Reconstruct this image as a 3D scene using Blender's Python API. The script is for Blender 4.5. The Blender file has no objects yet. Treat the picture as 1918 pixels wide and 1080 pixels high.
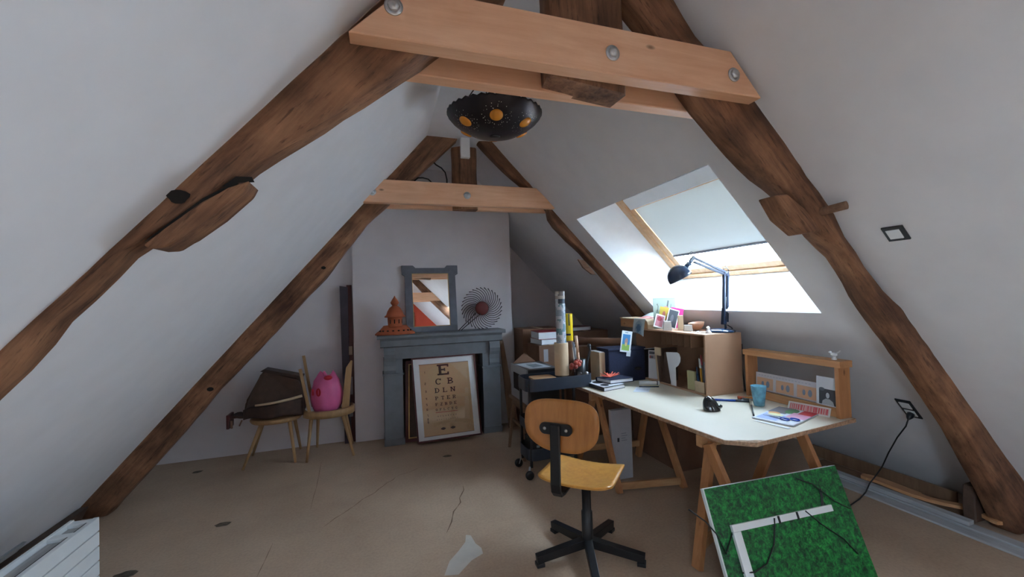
import bpy, bmesh, math, random
from mathutils import Vector, Matrix, noise
random.seed(7)
S = bpy.context.scene
C = S.collection
PI = math.pi

# ------------------------------------------------------------------ camera, sky, exposure
def setup_view():
    cam = bpy.data.cameras.new('camera')
    ob = bpy.data.objects.new('camera', cam)
    C.objects.link(ob)
    yaw, pit, rol = .3132, .0223, -.0292
    fwd = Vector((math.sin(yaw), math.cos(yaw), 0)); right = Vector((math.cos(yaw), -math.sin(yaw), 0)); up = Vector((0, 0, 1))
    f2 = fwd*math.cos(pit) + up*math.sin(pit); u2 = up*math.cos(pit) - fwd*math.sin(pit)
    r3 = right*math.cos(rol) + u2*math.sin(rol); u3 = u2*math.cos(rol) - right*math.sin(rol)
    m = Matrix((r3, u3, -f2)).transposed().to_4x4()
    m.translation = Vector((0, 0, 1.6))
    ob.matrix_world = m
    cam.sensor_fit = 'HORIZONTAL'; cam.sensor_width = 36; cam.lens = 36*763.54/1918
    cam.clip_start = .02
    S.camera = ob
setup_view()
W = bpy.data.worlds.new('sky'); S.world = W; W.use_nodes = True
bgn = W.node_tree.nodes['Background']
bgn.inputs[0].default_value = (.585, .79, 1.0, 1)
bgn.inputs[1].default_value = 28.5
S.view_settings.view_transform = 'Standard'
S.view_settings.look = 'None'
S.view_settings.gamma = 1
S.view_settings.use_curve_mapping = False
S.view_settings.exposure = 1.34
def portal(y0, y1, z0, z1, d, left=False):
    # sky portal in a skylight: only guides the sampling of the sky's light
    n = Vector((-1.163, 0, 1)).normalized() if left else Vector((1.038, 0, 1)).normalized()
    pts = [Vector((-2.286 + z/1.163 if left else 4.203 - z/1.038, y, z)) + n*d for y in (y0, y1) for z in (z0, z1)]
    l = bpy.data.lights.new('skylight_portal', 'AREA'); l.shape = 'RECTANGLE'
    l.size = (pts[1]-pts[0]).length; l.size_y = abs(y1-y0)
    l.cycles.is_portal = True
    o = bpy.data.objects.new('skylight_portal', l); C.objects.link(o)
    o.location = sum(pts, Vector())/4
    xa = (pts[1]-pts[0]).normalized(); za = n; ya = za.cross(xa)
    mm = Matrix((xa, ya, za)).transposed().to_4x4(); mm.translation = o.location
    o.matrix_world = mm
SKY1 = (1.973, 3.716, 1.434, 2.376)      # y0 y1 z0 z1 of the opening in the slope
SKY2 = (-2.2, -1.1, 1.35, 2.30)          # the skylight behind the camera that the mirror glimpses
SKY3 = (-2.4, -1.3, 1.35, 2.30)          # unseen skylight added in the left slope to brighten the right one
SKY4 = (-4.9, -4.0, 1.45, 2.376)          # unseen skylight added at the far end behind to light the red gable
portal(*SKY4, .46, True)
portal(*SKY1, .46); portal(*SKY2, .46); portal(*SKY3, .46, True)

# ------------------------------------------------------------------ materials
def lin(c):
    return tuple(((v/255)/12.92 if v/255 <= .04045 else ((v/255+.055)/1.055)**2.4) for v in c)
def newmat(name):
    m = bpy.data.materials.new(name); m.use_nodes = True
    nt = m.node_tree
    return m, nt, nt.nodes, nt.links, nt.nodes['Principled BSDF']
def plain(name, col, rough=.6, metal=0, var=.12, scale=12, bump=.0, coat=0, stretch=(1, 1, 1)):
    m, nt, N, Lk, P = newmat(name)
    tc = N.new('ShaderNodeTexCoord'); mp = N.new('ShaderNodeMapping'); mp.inputs['Scale'].default_value = stretch
    no = N.new('ShaderNodeTexNoise'); no.inputs['Scale'].default_value = scale; no.inputs['Detail'].default_value = 5
    Lk.new(tc.outputs['Object'], mp.inputs[0]); Lk.new(mp.outputs[0], no.inputs['Vector'])
    rp = N.new('ShaderNodeValToRGB')
    rp.color_ramp.elements[0].position = .3; rp.color_ramp.elements[1].position = .7
    rp.color_ramp.elements[0].color = tuple(v*(1-var) for v in col) + (1,)
    rp.color_ramp.elements[1].color = tuple(min(1, v*(1+var)) for v in col) + (1,)
    Lk.new(no.outputs[0], rp.inputs[0]); Lk.new(rp.outputs[0], P.inputs['Base Color'])
    P.inputs['Roughness'].default_value = rough; P.inputs['Metallic'].default_value = metal
    P.inputs['Coat Weight'].default_value = coat
    if bump:
        b = N.new('ShaderNodeBump'); b.inputs['Strength'].default_value = bump; b.inputs['Distance'].default_value = .01
        Lk.new(no.outputs[0], b.inputs['Height']); Lk.new(b.outputs[0], P.inputs['Normal'])
    return m
def wood(name, dark, light, rough=.55, axis=0, ring=7, stretch=14, bump=.15, knots=True, coat=0, rot=(0, 0, 0), aged=False):
    m, nt, N, Lk, P = newmat(name)
    tc = N.new('ShaderNodeTexCoord'); mp = N.new('ShaderNodeMapping')
    mp.inputs['Rotation'].default_value = rot
    sc = [stretch]*3; sc[axis] = 1.0
    mp2 = N.new('ShaderNodeMapping'); mp2.inputs['Scale'].default_value = sc
    Lk.new(tc.outputs['Object'], mp.inputs[0]); Lk.new(mp.outputs[0], mp2.inputs[0])
    n1 = N.new('ShaderNodeTexNoise'); n1.inputs['Scale'].default_value = ring*.35; n1.inputs['Detail'].default_value = 8; n1.inputs['Roughness'].default_value = .65; n1.inputs['Distortion'].default_value = .5
    n2 = N.new('ShaderNodeTexNoise'); n2.inputs['Scale'].default_value = 3.2; n2.inputs['Detail'].default_value = 4
    Lk.new(mp2.outputs[0], n1.inputs['Vector']); Lk.new(mp.outputs[0], n2.inputs['Vector'])
    mx = N.new('ShaderNodeMath'); mx.operation = 'MULTIPLY_ADD'; mx.inputs[1].default_value = .65
    m3 = N.new('ShaderNodeMath'); m3.operation = 'MULTIPLY'; m3.inputs[1].default_value = .35
    Lk.new(n2.outputs[0], m3.inputs[0]); Lk.new(n1.outputs[0], mx.inputs[0]); Lk.new(m3.outputs[0], mx.inputs[2])
    rp = N.new('ShaderNodeValToRGB'); e = rp.color_ramp.elements
    e[0].position = .34; e[1].position = .66; e[0].color = tuple(dark)+(1,); e[1].color = tuple(light)+(1,)
    Lk.new(mx.outputs[0], rp.inputs[0])
    out = rp.outputs[0]
    if knots:
        v = N.new('ShaderNodeTexVoronoi'); v.inputs['Scale'].default_value = 3.0
        mk = N.new('ShaderNodeMapping'); ks = [2.2]*3; ks[axis] = 1.0; mk.inputs['Scale'].default_value = ks
        Lk.new(mp.outputs[0], mk.inputs[0]); Lk.new(mk.outputs[0], v.inputs['Vector'])
        kr = N.new('ShaderNodeValToRGB'); kr.color_ramp.elements[0].position = .03; kr.color_ramp.elements[1].position = .085
        kr.color_ramp.elements[0].color = (.42, .36, .33, 1); kr.color_ramp.elements[1].color = (1, 1, 1, 1)
        Lk.new(v.outputs['Distance'], kr.inputs[0])
        mi = N.new('ShaderNodeMix'); mi.data_type = 'RGBA'; mi.blend_type = 'MULTIPLY'; mi.inputs[0].default_value = 1
        Lk.new(out, mi.inputs[6]); Lk.new(kr.outputs[0], mi.inputs[7]); out = mi.outputs[2]
    if aged:        # weathered patches and drying checks of old timber
        for sc_, lo, p0, p1, st in ((2.3, .42, .36, .60, None), (9.0, .45, .33, .42, 1)):
            q = N.new('ShaderNodeTexNoise'); q.inputs['Scale'].default_value = sc_; q.inputs['Detail'].default_value = 6; q.inputs['Roughness'].default_value = .6
            Lk.new((mp2 if st else mp).outputs[0], q.inputs['Vector'])
            qr = N.new('ShaderNodeValToRGB'); qr.color_ramp.elements[0].position = p0; qr.color_ramp.elements[1].position = p1
            qr.color_ramp.elements[0].color = (lo, lo*.93, lo*.88, 1); qr.color_ramp.elements[1].color = (1, 1, 1, 1)
            Lk.new(q.outputs[0], qr.inputs[0])
            mq = N.new('ShaderNodeMix'); mq.data_type = 'RGBA'; mq.blend_type = 'MULTIPLY'; mq.inputs[0].default_value = 1
            Lk.new(out, mq.inputs[6]); Lk.new(qr.outputs[0], mq.inputs[7]); out = mq.outputs[2]
    Lk.new(out, P.inputs['Base Color'])
    P.inputs['Roughness'].default_value = rough; P.inputs['Coat Weight'].default_value = coat
    b = N.new('ShaderNodeBump'); b.inputs['Strength'].default_value = bump; b.inputs['Distance'].default_value = .02
    Lk.new(mx.outputs[0], b.inputs['Height']); Lk.new(b.outputs[0], P.inputs['Normal'])
    return m
def inkmat(name='inks', rough=.55):
    m, nt, N, Lk, P = newmat(name)
    a = N.new('ShaderNodeAttribute'); a.attribute_name = 'Col'
    no = N.new('ShaderNodeTexNoise'); no.inputs['Scale'].default_value = 30
    mi = N.new('ShaderNodeMix'); mi.data_type = 'RGBA'; mi.blend_type = 'MULTIPLY'; mi.inputs[0].default_value = .12
    Lk.new(a.outputs['Color'], mi.inputs[6]); Lk.new(no.outputs[1], mi.inputs[7])
    Lk.new(mi.outputs[2], P.inputs['Base Color']); P.inputs['Roughness'].default_value = rough
    return m
def glassmat(name, tint=(1, 1, 1), reflect=.08):
    m, nt, N, Lk, P = newmat(name)
    N.remove(P)
    t = N.new('ShaderNodeBsdfTransparent'); t.inputs[0].default_value = tuple(tint)+(1,)
    g = N.new('ShaderNodeBsdfGlossy'); g.inputs['Roughness'].default_value = .02
    mx = N.new('ShaderNodeMixShader'); mx.inputs[0].default_value = reflect
    Lk.new(t.outputs[0], mx.inputs[1]); Lk.new(g.outputs[0], mx.inputs[2])
    Lk.new(mx.outputs[0], N['Material Output'].inputs[0])
    return m
def cloth_translucent(name, col, tr=.35):
    m, nt, N, Lk, P = newmat(name)
    no = N.new('ShaderNodeTexNoise'); no.inputs['Scale'].default_value = 200
    b = N.new('ShaderNodeBump'); b.inputs['Strength'].default_value = .05
    Lk.new(no.outputs[0], b.inputs['Height']); Lk.new(b.outputs[0], P.inputs['Normal'])
    P.inputs['Base Color'].default_value = tuple(col)+(1,); P.inputs['Roughness'].default_value = .9
    t = N.new('ShaderNodeBsdfTranslucent'); t.inputs[0].default_value = tuple(col)+(1,)
    mx = N.new('ShaderNodeMixShader'); mx.inputs[0].default_value = tr
    Lk.new(P.outputs[0], mx.inputs[1]); Lk.new(t.outputs[0], mx.inputs[2]); Lk.new(mx.outputs[0], N['Material Output'].inputs[0])
    return m

M = {}
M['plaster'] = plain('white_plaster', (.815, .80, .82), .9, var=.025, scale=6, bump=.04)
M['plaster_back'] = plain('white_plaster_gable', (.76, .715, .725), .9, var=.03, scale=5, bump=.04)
M['red_wall'] = plain('red_paint', (.60, .085, .045), .85, var=.05, scale=5)
M['reveal'] = plain('white_lining', (.86, .87, .88), .8, var=.02)
def floor_material():
    m, nt, N, Lk, P = newmat('bare_screed')
    tc = N.new('ShaderNodeTexCoord')
    a = N.new('ShaderNodeTexNoise'); a.inputs['Scale'].default_value = .9; a.inputs['Detail'].default_value = 6; a.inputs['Roughness'].default_value = .6
    b = N.new('ShaderNodeTexNoise'); b.inputs['Scale'].default_value = 60; b.inputs['Detail'].default_value = 3
    for n in (a, b): Lk.new(tc.outputs['Object'], n.inputs['Vector'])
    r = N.new('ShaderNodeValToRGB'); e = r.color_ramp.elements
    e[0].position = .3; e[1].position = .72; e[0].color = (.42, .29, .20, 1); e[1].color = (.63, .465, .335, 1)
    Lk.new(a.outputs[0], r.inputs[0])
    r2 = N.new('ShaderNodeValToRGB'); r2.color_ramp.elements[0].position = .25; r2.color_ramp.elements[0].color = (.82, .82, .82, 1); r2.color_ramp.elements[1].position = .6
    Lk.new(b.outputs[0], r2.inputs[0])
    mi = N.new('ShaderNodeMix'); mi.data_type = 'RGBA'; mi.blend_type = 'MULTIPLY'; mi.inputs[0].default_value = .8
    Lk.new(r.outputs[0], mi.inputs[6]); Lk.new(r2.outputs[0], mi.inputs[7]); Lk.new(mi.outputs[2], P.inputs['Base Color'])
    P.inputs['Roughness'].default_value = .62
    bp = N.new('ShaderNodeBump'); bp.inputs['Strength'].default_value = .06; Lk.new(b.outputs[0], bp.inputs['Height']); Lk.new(bp.outputs[0], P.inputs['Normal'])
    return m
M['floor'] = floor_material()
OLD_D, OLD_L = (.095, .036, .017), (.47, .225, .112)
A_L, A_R = math.atan(1.163), math.atan(1.038)
M['old_left'] = wood('old_oak_left', OLD_D, OLD_L, .7, rot=(0, A_L, 0), bump=.5, stretch=9, knots=False, aged=True)
M['old_right'] = wood('old_oak_right', OLD_D, OLD_L, .7, rot=(0, -A_R, 0), bump=.5, stretch=9, knots=False, aged=True)
M['old_post'] = wood('old_oak_post', OLD_D, OLD_L, .7, axis=2, bump=.5, stretch=9, knots=False, aged=True)
M['old_block'] = wood('old_oak_block', (.13, .06, .035), (.30, .17, .10), .8, axis=0, bump=.4, knots=False)
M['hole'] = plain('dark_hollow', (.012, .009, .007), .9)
M['pine_beam'] = wood('planed_pine_beam', (.78, .40, .225), (.94, .575, .365), .5, axis=0, stretch=11, bump=.06)
M['pine'] = wood('pine_wood', (.45, .22, .09), (.68, .40, .20), .5, axis=0, stretch=10, bump=.05)
M['pine_z'] = wood('pine_wood_upright', (.40, .165, .062), (.60, .285, .12), .5, axis=2, stretch=10, bump=.05)
M['pine_y'] = wood('pine_wood_lengthwise', (.48, .22, .09), (.68, .37, .18), .5, axis=1, stretch=10, bump=.05)
M['window_pine'] = wood('varnished_window_pine', (.62, .34, .16), (.80, .52, .30), .4, axis=0, stretch=10, bump=.03, knots=False)
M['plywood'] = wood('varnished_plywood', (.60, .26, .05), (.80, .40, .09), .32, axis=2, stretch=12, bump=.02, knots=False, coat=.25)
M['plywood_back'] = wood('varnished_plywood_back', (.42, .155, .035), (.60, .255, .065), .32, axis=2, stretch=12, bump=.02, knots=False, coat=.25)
M['mdf'] = plain('brown_fibreboard', (.46, .27, .165), .6, var=.08, scale=5)
M['mdf_in'] = plain('brown_fibreboard_inner', (.40, .22, .13), .65, var=.08, scale=5)
M['chip'] = plain('raw_chipboard', (.42, .26, .16), .85, var=.35, scale=60, bump=.4)
M['melamine'] = plain('cream_melamine', (.72, .645, .525), .38, var=.03, scale=3)
M['grey_paint'] = plain('grey_painted_wood', (.175, .185, .20), .6, var=.10, scale=9, bump=.03)
M['grey_frame'] = plain('dark_grey_frame', (.15, .155, .18), .55, var=.12, scale=14)
M['terracotta'] = plain('terracotta', (.46, .115, .045), .8, var=.12, scale=15)
M['mirror'] = plain('mirror_glass', (.92, .93, .93), .0, metal=1, var=0)
M['gilt'] = plain('gilded_edge', (.55, .36, .13), .35, metal=.7)
M['black_metal'] = plain('black_metal', (.012, .012, .014), .38, var=.2)
M['black_plastic'] = plain('black_plastic', (.016, .017, .021), .3, var=.1)
M['navy_tray'] = plain('blue_black_tray', (.030, .040, .060), .35, var=.1)
M['lamp_blue'] = plain('gloss_blue_black', (.020, .045, .10), .16, var=.1, coat=.6)
M['lamp_arm'] = plain('navy_lamp_arm', (.010, .018, .045), .5)
M['chrome'] = plain('zinc_steel', (.62, .64, .66), .3, metal=1, var=.05)
M['white_paint'] = plain('white_enamel', (.80, .83, .84), .4, var=.02)
M['white_plastic'] = plain('white_plastic', (.90, .91, .92), .4, var=.02)
M['grey_gap'] = plain('shadow_gap_grey', (.06, .055, .065), .7)
M['cardboard'] = plain('brown_cardboard', (.19, .095, .055), .85, var=.1, scale=8)
M['cardboard_pale'] = plain('pale_cardboard', (.62, .46, .30), .8, var=.06, scale=10)
M['dark_leather'] = plain('dark_brown_leather', (.055, .030, .022), .6, var=.3, scale=18, bump=.2)
M['dark_brown'] = plain('dark_brown_board', (.088, .050, .034), .6, var=.2, scale=18, bump=.1)
M['pink'] = plain('pink_plastic', (.80, .16, .37), .45, var=.08, scale=8)
M['red_ink'] = plain('red_print', (.62, .02, .04), .5, var=.05)
M['birch'] = wood('light_chair_wood', (.34, .19, .085), (.54, .33, .15), .5, axis=2, stretch=10, bump=.04, knots=False)
M['silver'] = plain('silver_plastic', (.36, .36, .38), .4, metal=.3, var=.05)
M['dark_glass'] = plain('dark_window', (.03, .03, .03), .15)
M['navy_cloth'] = plain('navy_fabric', (.010, .014, .042), .85, var=.2, scale=60, bump=.1)
M['paper'] = plain('white_paper', (.80, .81, .84), .7, var=.03)
M['dark_red'] = plain('dark_red_wood', (.085, .018, .018), .4, var=.15)
M['lamp_metal'] = plain('dark_bronze_bowl', (.030, .022, .024), .34, metal=.6, var=.3, scale=10)
M['amber'] = plain('amber_glass', (.80, .30, .03), .25, var=.1)
M['amber'].node_tree.nodes['Principled BSDF'].inputs['Subsurface Weight'].default_value = .0
M['wire'] = plain('black_cable', (.012, .012, .013), .5)
M['ply_board'] = wood('brown_board', (.16, .085, .045), (.28, .16, .09), .6, axis=2, stretch=10, knots=False)
M['grey_board'] = wood('weathered_grey_board', (.34, .35, .36), (.56, .57, .58), .75, axis=1, stretch=14, bump=.1, knots=False)
M['dark_mauve'] = plain('dark_mauve_board', (.075, .060, .075), .8, var=.15, scale=8)
M['sun_red'] = plain('dark_red_disc', (.13, .014, .010), .6, var=.2, scale=20)
M['rust_wire'] = plain('dark_iron_wire', (.035, .016, .015), .5, var=.2)
M['glass'] = glassmat('window_glass')
M['blue_glass'] = plain('blue_mottled_glass', (.22, .55, .70), .15, var=.35, scale=25)
M['blue_glass'].node_tree.nodes['Principled BSDF'].inputs['Transmission Weight'].default_value = .35
M['inks'] = inkmat()
M['gloss_inks'] = inkmat('gloss_inks', .25)
M['blind'] = cloth_translucent('cream_blind_cloth', (.78, .78, .75), .065)
def grass_material():
    m, nt, N, Lk, P = newmat('grass_print')
    tc = N.new('ShaderNodeTexCoord')
    n1 = N.new('ShaderNodeTexNoise'); n1.inputs['Scale'].default_value = 34; n1.inputs['Detail'].default_value = 9; n1.inputs['Roughness'].default_value = .85; n1.inputs['Distortion'].default_value = .35
    n2 = N.new('ShaderNodeTexNoise'); n2.inputs['Scale'].default_value = 2.2
    Lk.new(tc.outputs['Object'], n1.inputs['Vector']); Lk.new(tc.outputs['Object'], n2.inputs['Vector'])
    r = N.new('ShaderNodeValToRGB'); e = r.color_ramp.elements
    e[0].position = .40; e[0].color = (.0, .012, .006, 1); e[1].position = .64; e[1].color = (.03, .44, .075, 1)
    k = e.new(.5); k.color = (.001, .13, .03, 1)
    Lk.new(n1.outputs[0], r.inputs[0])
    r2 = N.new('ShaderNodeValToRGB'); r2.color_ramp.elements[0].color = (.6, .7, .75, 1); r2.color_ramp.elements[1].color = (1.15, 1.1, .9, 1)
    r2.color_ramp.elements[0].position = .35; r2.color_ramp.elements[1].position = .65
    Lk.new(n2.outputs[0], r2.inputs[0])
    mi = N.new('ShaderNodeMix'); mi.data_type = 'RGBA'; mi.blend_type = 'MULTIPLY'; mi.inputs[0].default_value = 1
    Lk.new(r.outputs[0], mi.inputs[6]); Lk.new(r2.outputs[0], mi.inputs[7]); Lk.new(mi.outputs[2], P.inputs['Base Color'])
    P.inputs['Roughness'].default_value = .4
    return m
M['grass'] = grass_material()

# ------------------------------------------------------------------ mesh helpers
class B:
    """collects shapes; every shape goes through the frame self.T and takes the colour self.col"""
    def __init__(s, T=None):
        s.bm = bmesh.new(); s.T = T or Matrix(); s.col = (1, 1, 1)
        s.L = s.bm.loops.layers.float_color.new('Col')
    def v(s, p): return s.bm.verts.new(s.T @ Vector(p))
    def f(s, vs, smooth=False):
        try: fc = s.bm.faces.new(vs)
        except ValueError: return None
        fc.smooth = smooth
        for l in fc.loops: l[s.L] = tuple(s.col)+(1,)
        return fc
    def quad(s, *pts): return s.f([s.v(p) for p in pts])
    def box(s, c, size, rz=0, bevel=0, R=None):
        c = Vector(c); R = (R or Matrix.Rotation(rz, 4, 'Z'))
        vs = [s.v(c + R.to_3x3() @ Vector((x*size[0]/2, y*size[1]/2, z*size[2]/2))) for x in (-1, 1) for y in (-1, 1) for z in (-1, 1)]
        fs = [s.f([vs[i] for i in q]) for q in ((0, 1, 3, 2), (4, 6, 7, 5), (0, 4, 5, 1), (2, 3, 7, 6), (0, 2, 6, 4), (1, 5, 7, 3))]
        if bevel:
            es = list({e for f in fs for e in f.edges})
            r = bmesh.ops.bevel(s.bm, geom=es, offset=bevel, segments=2, profile=.6, affect='EDGES')
            for f in r['faces']:
                for l in f.loops: l[s.L] = tuple(s.col)+(1,)
        return s
    def bar(s, p0, p1, w, h, up=(0, 0, 1), bevel=0, w1=None, h1=None):
        p0, p1 = Vector(p0), Vector(p1); d = (p1-p0).normalized(); up = Vector(up)
        if abs(d.dot(up)) > .98: up = Vector((0, 1, 0)) if abs(d.y) < .9 else Vector((1, 0, 0))
        a = d.cross(up).normalized(); b = a.cross(d)
        w1 = w if w1 is None else w1; h1 = h if h1 is None else h1
        vs = [s.v(p + a*x*ww/2 + b*y*hh/2) for p, ww, hh in ((p0, w, h), (p1, w1, h1)) for x, y in ((-1, -1), (1, -1), (1, 1), (-1, 1))]
        fs = [s.f([vs[i] for i in q]) for q in ((3, 2, 1, 0), (4, 5, 6, 7), (0, 1, 5, 4), (1, 2, 6, 5), (2, 3, 7, 6), (3, 0, 4, 7))]
        if bevel:
            es = list({e for f in fs for e in f.edges})
            r = bmesh.ops.bevel(s.bm, geom=es, offset=bevel, segments=2, profile=.6, affect='EDGES')
            for f in r['faces']:
                for l in f.loops: l[s.L] = tuple(s.col)+(1,)
        return s
    def loft(s, rings, smooth=True, cap=True, closed=True):
        R = [[s.v(p) for p in r] for r in rings]
        for a, b in zip(R, R[1:]):
            n = len(a)
            for i in range(n if closed else n-1):
                j = (i+1) % n
                s.f([a[i], a[j], b[j], b[i]], smooth)
        if cap and closed:
            s.f(R[0][::-1]); s.f(R[-1])
        return s
    def tube(s, pts, r, n=8, r1=None, cap=True):
        pts = [Vector(p) for p in pts]; k = len(pts); rings = []
        prev = None
        for i, p in enumerate(pts):
            d = (pts[min(i+1, k-1)] - pts[max(i-1, 0)]).normalized()
            if prev is None:
                a = d.cross(Vector((0, 0, 1)))
                if a.length < .1: a = d.cross(Vector((1, 0, 0)))
            else: a = prev - d*prev.dot(d)
            a.normalize(); prev = a; b = d.cross(a)
            rr = r if r1 is None else r + (r1-r)*i/(k-1)
            rings.append([p + (a*math.cos(t) + b*math.sin(t))*rr for t in (2*PI*j/n for j in range(n))])
        return s.loft(rings, True, cap)
    def lathe(s, prof, n=24, c=(0, 0, 0), cap=True, wob=None, sx=1, sy=1):
        c = Vector(c)
        return s.loft([[c + Vector((sx*r*math.cos(2*PI*j/n), sy*r*math.sin(2*PI*j/n), z + (wob(j, i) if wob else 0))) for j in range(n)] for i, (r, z) in enumerate(prof)], True, cap)
    def ball(s, c, r, n=12, m=8, sc=(1, 1, 1)):
        return s.loft([[Vector(c) + Vector((sc[0]*r*math.sin(PI*i/m)*math.cos(2*PI*j/n), sc[1]*r*math.sin(PI*i/m)*math.sin(2*PI*j/n), -sc[2]*r*math.cos(PI*i/m))) for j in range(n)] for i in [.02]+list(range(1, m))+[m-.02]], True, True)
    def prism(s, poly, d0, d1, plane='xz'):
        """extrude a 2-D outline; plane names the two axes of the outline"""
        def P(a, b, d):
            return {'xz': (a, d, b), 'xy': (a, b, d), 'yz': (d, a, b)}[plane]
        A = [s.v(P(a, b, d0)) for a, b in poly]; Bv = [s.v(P(a, b, d1)) for a, b in poly]
        n = len(poly)
        for i in range(n): s.f([A[i], A[(i+1) % n], Bv[(i+1) % n], Bv[i]])
        s.f(A[::-1]); s.f(Bv)
        return s
    def sheet(s, fn, nu, nv, smooth=True, th=0):
        """grid surface fn(u,v); th gives it thickness along z of the frame"""
        def grid(off):
            return [[s.v(Vector(fn(i/nu, j/nv)) + off) for j in range(nv+1)] for i in range(nu+1)]
        G = grid(Vector())
        for i in range(nu):
            for j in range(nv): s.f([G[i][j], G[i+1][j], G[i+1][j+1], G[i][j+1]], smooth)
        if th:
            off = Vector(th) if not isinstance(th, (int, float)) else Vector((0, 0, -th))
            H = grid(off)
            for i in range(nu):
                for j in range(nv): s.f([H[i][j+1], H[i+1][j+1], H[i+1][j], H[i][j]], smooth)
            for i in range(nu):
                s.f([G[i][0], H[i][0], H[i+1][0], G[i+1][0]]); s.f([G[i+1][nv], H[i+1][nv], H[i][nv], G[i][nv]])
            for j in range(nv):
                s.f([G[0][j+1], H[0][j+1], H[0][j], G[0][j]]); s.f([G[nu][j], H[nu][j], H[nu][j+1], G[nu][j+1]])
        return s
def flat(a, b, n=3, wid=.001): pass
def obj(name, b, mat, parent=None, local=True, recalc=True):
    if recalc: bmesh.ops.recalc_face_normals(b.bm, faces=b.bm.faces[:])
    me = bpy.data.meshes.new(name); b.bm.to_mesh(me); b.bm.free()
    me.materials.append(M[mat] if isinstance(mat, str) else mat)
    o = bpy.data.objects.new(name, me); C.objects.link(o)
    if parent is not None:
        o.parent = parent
        if not local:
            me.transform(base(parent).inverted())
    return o
def base(o):
    m = o['_m'] if '_m' in o else None
    T = Matrix.Translation(o.location) @ Matrix.Rotation(o.rotation_euler.z, 4, 'Z')
    return base(o.parent) @ T if o.parent else T
def tag(o, label, cat, group=None):
    o['label'] = label; o['category'] = cat
    if group: o['group'] = group
    return o
def thing(name, label, cat, loc=(0, 0, 0), rz=0, group=None):
    o = bpy.data.objects.new(name, None); C.objects.link(o); o.empty_display_size = .1
    o.location = loc; o.rotation_euler = (0, 0, rz)
    return tag(o, label, cat, group)
def solo(name, b, mat, label, cat, loc=(0, 0, 0), group=None):
    """one-mesh thing built in world coordinates, origin moved to loc"""
    o = obj(name, b, mat); o.data.transform(Matrix.Translation(-Vector(loc))); o.location = loc
    return tag(o, label, cat, group)
def struct(name, b, mat, parent=None):
    o = obj(name, b, mat, parent); o['kind'] = 'structure'
    return o
def frame(o, x, y, z=None):
    """matrix with origin o and the given axes"""
    x = Vector(x).normalized(); y = Vector(y).normalized(); z = Vector(z).normalized() if z else x.cross(y)
    m = Matrix((x, y, z)).transposed().to_4x4(); m.translation = Vector(o); return m
def arc(c, r, a0, a1, n, plane='xz', k=1):
    out = []
    for i in range(n+1):
        a = a0 + (a1-a0)*i/n
        out.append((c[0]+r*math.cos(a), c[1]+k*r*math.sin(a)))
    return out
def rrect(w, h, r, n=5):
    p = []
    for cx, cy, a in ((w/2-r, h/2-r, 0), (-w/2+r, h/2-r, PI/2), (-w/2+r, -h/2+r, PI), (w/2-r, -h/2+r, 1.5*PI)):
        p += arc((cx, cy), r, a, a+PI/2, n)
    return p
def resample(p, n):
    p = [Vector(q) for q in p]; d = [0]
    for a, b in zip(p, p[1:]): d.append(d[-1]+(b-a).length)
    out = []
    for i in range(n):
        t = d[-1]*i/(n-1); k = 0
        while k < len(d)-2 and d[k+1] < t: k += 1
        u = (t-d[k])/max(1e-9, d[k+1]-d[k]); out.append(p[k].lerp(p[k+1], min(1, max(0, u))))
    return out

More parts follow.
